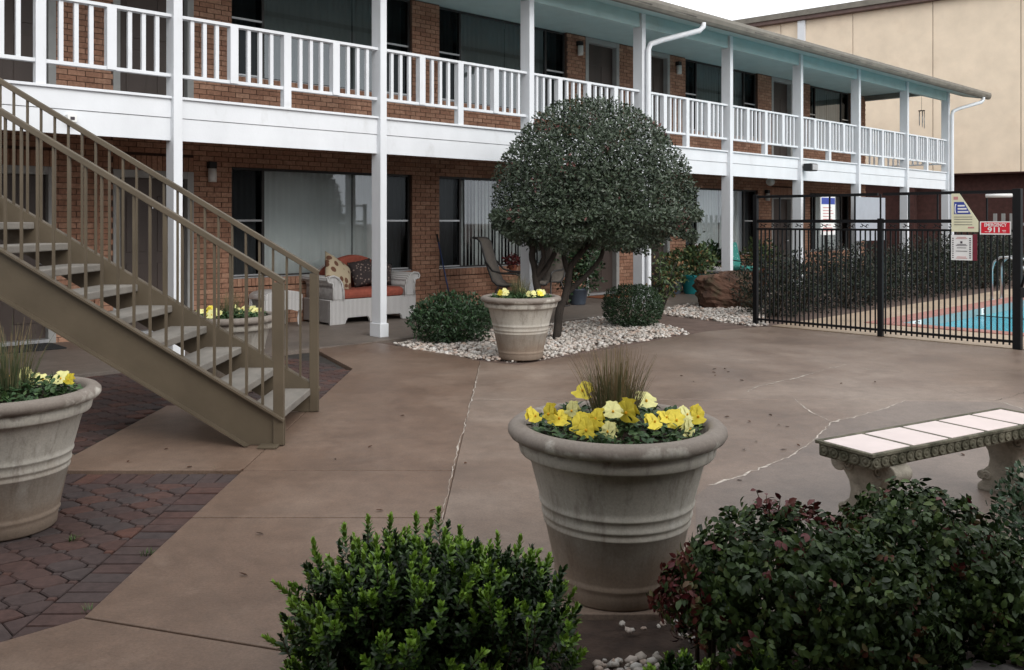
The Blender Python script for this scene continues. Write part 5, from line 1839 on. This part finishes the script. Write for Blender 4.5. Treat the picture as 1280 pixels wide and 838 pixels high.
# ================================================================== NEIGHBOURING BUILDING
def beige():
    dv = Vector((.767, -.641)); nv = Vector((.641, .767))
    p0 = Vector((14.2, 36.0))
    o = empty('beige_building', (p0.x, p0.y, 0), math.atan2(dv.y, dv.x), 'tall windowless beige panelled building beyond the motel roof', 'building')
    def tx(px):
        r = (px - 640) / F
        return (r * p0.y - p0.x) / (dv.x - dv.y * r)
    ZB = 3.33
    seams = [-14.0, tx(900), tx(976), tx(1066), tx(1166), tx(1276), tx(1276) + 3.2, tx(1276) + 6.4, 16.0]
    ZTop = 9.95
    for i in range(len(seams) - 1):
        box(seams[i] + .012, seams[i + 1] - .012, 0, .2, ZB, ZTop).build('wall_panel', M['beige'], o, .006)
    box(-14, 16, .03, 14, ZB - .05, ZTop - .1).build('core', M['maroon'], o)
    box(-14.2, 16.2, -.25, 14.2, ZTop, ZTop + .34).build('roof_coping', M['coping'], o, .02)
    box(-14.2, 16.2, -.32, -.251, ZTop + .16, ZTop + .40).build('metal_edge', M['gutter'], o, .01)
    t0 = tx(1003)
    box(t0 - .16, t0 + .16, -.14, -.002, ZB, ZTop - .01).build('downpipe', M['white'], o, .01)
    # recessed dark brick ground floor with soffit
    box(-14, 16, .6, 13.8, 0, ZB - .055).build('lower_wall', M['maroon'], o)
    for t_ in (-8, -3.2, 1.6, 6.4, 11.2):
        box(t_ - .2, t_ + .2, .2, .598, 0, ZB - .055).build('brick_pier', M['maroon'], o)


beige()

# pale far picket fence seen beyond the pool
ff = empty('far_picket_fence', W(21.5, -3.0, 0), TH, 'pale grey picket fence far beyond the pool', 'fence')
pkm = box(-.05, .05, -.012, .012, .05, 1.75).mesh('picket', M['frame'])
i = 0
q_ = 2.5
while q_ > -9.5:
    inst('picket', pkm, ff, (0, q_, 0), (0, 0, R(90))); q_ -= .22
box(.014, .05, -9.5, 2.5, .35, .43).build('rail', M['frame'], ff); box(.014, .05, -9.5, 2.5, 1.40, 1.48).build('rail', M['frame'], ff)

# ================================================================== GALLERY FURNITURE
FZ = .012
def loveseat():
    o = empty('wicker_loveseat', W(.20, 1.50, FZ), TH, 'white wicker loveseat with red-orange cushions under the ground floor window', 'loveseat')
    Lw, Dp = 1.56, .74
    # apron with feet
    ap = MB()
    fr_ = [(0, 0), (.26, 0), (.28, .05), (.31, .09), (.66, .09), (.69, .05), (.70, 0), (.86, 0), (.87, .05), (.90, .09), (1.25, .09), (1.28, .05), (1.30, 0), (Lw, 0), (Lw, .36), (0, .36)]
    ap.prism_axis(fr_, 0, .05, lambda u, v, t: (u, t, v))
    ap.box(0, .05, .051, Dp, .03, .36).box(Lw - .05, Lw, .051, Dp, .03, .36).box(.051, Lw - .051, Dp - .05, Dp, .03, .36)
    ap.box(.051, Lw - .051, .051, Dp - .051, .28, .355)
    ap.build('base', M['wicker'], o, .008, fix=True)
    # rolled arms
    for s in (0, 1):
        prof = [(.22, .361), (.22, .48), (.19, .60), (.13, .68), (.05, .715), (-.03, .70), (-.055, .66), (-.04, .625), (.0, .62), (.035, .60), (.05, .52), (.045, .361)]
        if s: prof = [(Lw - u, v) for u, v in prof]
        MB().prism_axis(prof, -.012, Dp, lambda u, v, t: (u, t, v), True).build('arm', M['wicker'], o, .012, fix=True)
        trim = [(u, -.018, v) for u, v in prof]
        MB().tube(trim, .016, 6).build('arm_trim', M['wicker'], o)
    # camel back
    bp = [(.15, .361)] + [(.15 + (Lw - .30) * t, .72 + .25 * math.sin(math.pi * t) ** .8) for t in np.linspace(0, 1, 21)] + [(Lw - .15, .361)]
    MB().prism_axis(bp, Dp - .07, Dp, lambda u, v, t: (u, t, v), True).build('backrest', M['wicker'], o, .01, fix=True)
    bc = [(.19, .50)] + [(.19 + (Lw - .38) * t, .74 + .25 * math.sin(math.pi * t) ** .8) for t in np.linspace(0, 1, 21)] + [(Lw - .19, .50)]
    MB().prism_axis(bc, Dp - .20, Dp - .072, lambda u, v, t: (u, t, v), True).build('back_cushion', M['wicker_red'], o, .05, fix=True)
    cu = box(.225, Lw - .225, .0, Dp - .19, .362, .50).build('seat_cushion', M['wicker_red'], o, .05)
    return o


loveseat()


def pillow(name, loc, size, rot, m, label):
    mb = MB()
    n = 12
    vs_, fs_ = [], []
    for side in (1, -1):
        for i in range(n + 1):
            for j in range(n + 1):
                u, v = i / n * 2 - 1, j / n * 2 - 1
                th = (max(0, 1 - u ** 4) * max(0, 1 - v ** 4)) ** .6
                ed = 1 - .07 * (1 - abs(u)) * abs(v) ** 3 - .0
                vs_.append((u * size[0] / 2 * (1 - .06 * (1 - v * v)), side * th * size[1] / 2, v * size[2] / 2 * (1 - .06 * (1 - u * u))))
    N1 = (n + 1) ** 2
    for i in range(n):
        for j in range(n):
            a_ = i * (n + 1) + j
            fs_.append((a_, a_ + n + 1, a_ + n + 2, a_ + 1)[::-1]); fs_.append((N1 + a_, N1 + a_ + 1, N1 + a_ + n + 2, N1 + a_ + n + 1)[::-1])
    mb.add(vs_, fs_, True)
    o = mb.build(name, M[m], None, fix=True)
    o.location = loc
    o.rotation_euler = (rot[0], rot[1], TH + rot[2])
    return tag(o, label, 'pillow')


pillow('throw_pillow', W(.50, 1.76, FZ + .74), (.58, .17, .50), (R(-30), R(30), R(10)), 'pil_spot', 'beige throw pillow with brown spots on the wicker loveseat')
pillow('throw_pillow', W(1.03, 1.90, FZ + .71), (.42, .16, .42), (R(-20), R(-8), R(0)), 'pil_dark', 'dark patterned throw pillow against the loveseat back')
pillow('throw_pillow', W(1.38, 1.90, FZ + .70), (.36, .14, .36), (R(-20), R(10), R(-16)), 'pil_dark', 'small dark throw pillow at the loveseat arm nearest the mop')

# wicker side table with curved legs
stb = empty('wicker_table', W(-.42, 1.95, FZ), TH, 'small white wicker side table beside the loveseat', 'table')
MB().prism_axis([(-.30 + .0, .40), (-.30, .46), (-.24, .50), (-.10, .525), (.10, .525), (.24, .50), (.30, .46), (.30, .40)], -.24, .24, lambda u, v, t: (u, t, v), True).build('table_top', M['wicker'], stb, .01, fix=True)
ap = [(-.29, .40), (-.29, .28), (-.22, .22), (-.10, .255), (.10, .255), (.22, .22), (.29, .28), (.29, .40)]
MB().prism_axis(ap, -.24, -.215, lambda u, v, t: (u, t, v)).prism_axis(ap, .215, .24, lambda u, v, t: (u, t, v)).build('apron', M['wicker'], stb, .004, fix=True)
for sx in (-1, 1):
    for sy in (-1, 1):
        MB().tube([(sx * .27, sy * .21, .40), (sx * .275, sy * .215, .25), (sx * .25, sy * .20, .12), (sx * .255, sy * .205, .04), (sx * .275, sy * .215, .0)], [.032, .028, .020, .020, .026], 8).build('leg', M['wicker'], stb)


# sling patio chairs
def sling_chair(loc, rz, label):
    o = empty('sling_chair', loc, rz, label, 'chair', 'high back sling patio chairs')
    prof = [(-.50, 1.235), (-.43, 1.225), (-.37, 1.17), (-.33, 1.04), (-.28, .86), (-.22, .68), (-.16, .53), (-.08, .46), (.02, .445), (.16, .455), (.32, .47), (.40, .455), (.44, .42)]
    vs_, fs_ = [], []
    for u, v in prof: vs_ += [(u, -.24, v), (u, .24, v)]
    for i in range(len(prof) - 1): fs_.append((2 * i, 2 * i + 1, 2 * i + 3, 2 * i + 2))
    MB().add(vs_, fs_, True).build('sling', M['sling'], o).modifiers.new('solid', 'SOLIDIFY').thickness = .008
    for s in (-1, 1):
        MB().tube([(u, s * .25, v) for u, v in prof], .015, 7).build('side_rail', M['darkframe'], o)
        MB().tube([(-.27, s * .27, .84), (-.15, s * .29, .70), (.0, s * .30, .66), (.25, s * .30, .655), (.33, s * .29, .62), (.34, s * .27, .47)], .017, 7).build('armrest', M['darkframe'], o)
        MB().tube([(.30, s * .26, .46), (.34, s * .28, .20), (.33, s * .28, .03), (.28, s * .28, .015), (-.30, s * .28, .015), (-.33, s * .28, .03)], .015, 7).build('leg', M['darkframe'], o)
        MB().tube([(-.05, s * .25, .45), (-.12, s * .27, .30), (-.22, s * .28, .02)], .014, 7).build('brace', M['darkframe'], o)
    for u, v in ((-.50, 1.235), (.44, .42)):
        MB().tube([(u, -.25, v), (u, .25, v)], .015, 7).build('cross_bar', M['darkframe'], o)
    return o


sling_chair(W(AQ(633, 1.15), 1.15, FZ), R(-18), 'grey sling patio chair turned sideways before the window blinds')
sling_chair(W(AQ(684, 1.35), 1.35, FZ), R(236), 'grey sling patio chair facing the courtyard behind the clipped tree')
# small plant with burgundy leaves between the chairs
tb = empty('patio_table', W(AQ(651, 1.75), 1.75, FZ), TH, 'small round dark patio table between the sling chairs', 'table')
MB().lathe([(0.0, .58), (.24, .58), (.25, .59), (.25, .605), (0.0, .606)], 28).build('table_top', M['darkframe'], tb)
for i in range(3):
    a_ = 2.094 * i
    MB().tube([(.03 * math.cos(a_), .03 * math.sin(a_), .579), (.06 * math.cos(a_), .06 * math.sin(a_), .3), (.22 * math.cos(a_), .22 * math.sin(a_), .012)], .013, 6).build('leg', M['darkframe'], tb)


def potted(name, loc, pm, r, h, label, lm, fr, fh, n, L, seed, cat='potted plant', amp=.3):
    o = empty(name, loc, 0, label, cat)
    MB().lathe([(0, 0), (r * .68, 0), (r * .72, h * .05), (r * .95, h * .85), (r * 1.02, h * .88), (r * 1.02, h), (r * .90, h), (r * .86, h * .9)], 28).build('pot', M[pm], o)
    MB().lathe([(r * .88, h * .90), (0.0001, h * .92)], 20).build('soil', M['soil'], o)
    rg = np.random.default_rng(seed)
    P, Nn = cloud_points(rg, n, (0, 0, h + fh * .45), (fr, fr, fh * .55), .25, -1, amp, 2.5, seed * 1.1)
    D = Nn + rg.normal(0, .7, (n, 3)) + np.array([0, 0, .3])
    ln = L * rg.uniform(.6, 1.2, n)
    inst('foliage', leaf_mesh('foliage', P, D, Nn + rg.normal(0, .5, (n, 3)) + np.array([0, 0, .4]), ln, ln * .5, rg.random(n), M[lm], True), o)
    mb = MB()
    rr_ = random.Random(seed)
    for i in range(7):
        a_ = i * .9
        mb.tube([(0, 0, h * .9), (fr * .3 * math.cos(a_), fr * .3 * math.sin(a_), h + fh * .35), (fr * .7 * math.cos(a_), fr * .7 * math.sin(a_), h + fh * rr_.uniform(.5, .8))], [.008, .006, .003], 5)
    mb.build('stem', M['twig'], o)
    return o


potted('potted_plant', W(AQ(641, 1.75), 1.75, FZ + .606), 'terracotta', .085, .13, 'small terracotta pot of burgundy foliage on the round patio table', 'l_red', .14, .18, 160, .07, 71)
potted('potted_shrub', W(AQ(722, 1.25), 1.25, FZ), 'bluepot', .20, .30, 'tall dark potted shrub behind the clipped tree, near a door', 'l_bush', .46, 1.15, 2600, .075, 72, amp=.4)
potted('potted_plant', W(AQ(868, 1.2), 1.2, FZ), 'tealpot', .30, .40, 'big teal glazed pot of mixed flowering plants by the boulder', 'l_mix', .46, .62, 1300, .09, 73, amp=.4)
potted('potted_plant', W(AQ(842, 1.5), 1.5, FZ), 'bluepot', .20, .26, 'leafy green plant in a slate pot beside the teal pot', 'l_mix', .34, .62, 900, .08, 74, amp=.4)
potted('potted_plant', W(AQ(886, 1.9), 1.9, FZ), 'bluepot', .22, .45, 'dark broad leaved pot plant behind the grey cushioned chair', 'l_bush', .32, .55, 500, .13, 75, amp=.4)
potted('potted_plant', W(AQ(951, 1.5), 1.5, FZ), 'terracotta', .24, .42, 'pale green pot plant beside the teal cushioned chair', 'l_mix', .42, .65, 1100, .085, 76, amp=.4)


def cushion_chair(loc, rz, cm, label):
    o = empty('metal_chair', loc, rz, label, 'chair')
    for s in (-1, 1):
        MB().tube([(s * .27, .28, .0), (s * .26, .26, .42), (s * .25, .34, .80), (s * .20, .38, .98), (s * .10, .40, 1.05), (0, .40, 1.07)], .014, 6).build('back_frame', M['darkframe'], o)
        MB().tube([(s * .28, -.26, .0), (s * .28, -.25, .42), (s * .29, -.22, .64), (s * .30, .05, .66), (s * .26, .30, .66)], .014, 6).build('arm_frame', M['darkframe'], o)
    MB().tube([(-.26, -.24, .42), (.26, -.24, .42), (.26, .26, .42), (-.26, .26, .42), (-.26, -.24, .42)], .013, 6).build('seat_frame', M['darkframe'], o)
    box(-.25, .25, -.25, .24, .435, .53).build('seat_cushion', M[cm], o, .035)
    b = box(-.22, .22, -.045, .045, 0, .56).build('back_cushion', M[cm], o, .035)
    b.location = (0, .26, .50); b.rotation_euler = (R(-15), 0, 0)
    return o


cushion_chair(W(AQ(930, 1.0), 1.0, FZ), TH + R(-6), 'tealcush', 'metal chair with teal patterned cushions beside a white post')
cushion_chair(W(AQ(893, 1.25), 1.25, FZ), TH + R(35), 'greycush', 'metal chair with light grey cushions behind a white post')
# mop leaning on the wall
m0 = W(AQ(566, 1.75), 1.75, FZ); m1 = W(AQ(546, 2.26), 2.26, 1.30)
mop = empty('mop', m0, 0, 'blue handled mop leaning on the brick wall', 'mop')
v = m1 - m0
MB().tube([v * .05, v * .90], .013, 7).build('handle', M['blue'], mop)
MB().tube([v * .90, v], .018, 7).build('grip', M['black'], mop)
MB().lathe([(.03, .10), (.05, .08), (.11, .02), (.12, .0)][::-1], 14).build('mop_head', M['greycush'], mop)
# wind chime hung at the far bay of the balcony
wc = empty('wind_chime', W(AQ(1152, .6), .6, 4.35), TH, 'dark wind chime hanging from the balcony ceiling', 'wind chime')
MB().tube([(0, 0, .889), (0, 0, .30)], .004, 5).build('cord', M['black'], wc)
MB().lathe([(0, .28), (.09, .285), (.09, .30), (0, .305)], 14).build('disc', M['darkframe'], wc)
for i in range(5):
    a_ = i * 1.257
    MB().tube([(.07 * math.cos(a_), .07 * math.sin(a_), .281), (.07 * math.cos(a_), .07 * math.sin(a_), -.05 - .04 * i)], .010, 6).build('chime_tube', M['galv'], wc)
# door mats
for xx, mm, lab in ((6.9, 'mat2', 'rust coloured door mat before the ground floor door behind the clipped tree'), (8.9, 'mat', 'dark door mat before the ground floor door by the downspout'), (-3.75, 'mat', 'dark door mat before the ground floor door numbered 6')):
    o = box(-.42, .42, -.30, .26, 0.0, .014).build('door_mat', M[mm], None, .004)
    o.location = W(xx, WQ - .36, FZ + .001); o.rotation_euler = (0, 0, TH)
    tag(o, lab, 'door mat')

# ================================================================== ADDED SHADE (invented wing, unseen behind the camera, darkens the planting bed)
rear = empty('added_shade_wing', (0, -3.0, 0), 0, 'invented wing added unseen behind the camera to shade the planting bed', 'building')
box(-14, 14, -.3, 0, 0, 2.85).build('brick_wall', M['brick'], rear)  # invented wall, out of view, backing the added roof
box(-14, 14, .002, 4.0, 2.55, 2.85).build('added_shade_roof', M['white'], rear)  # invented roof, out of view, added to block sky over the bed
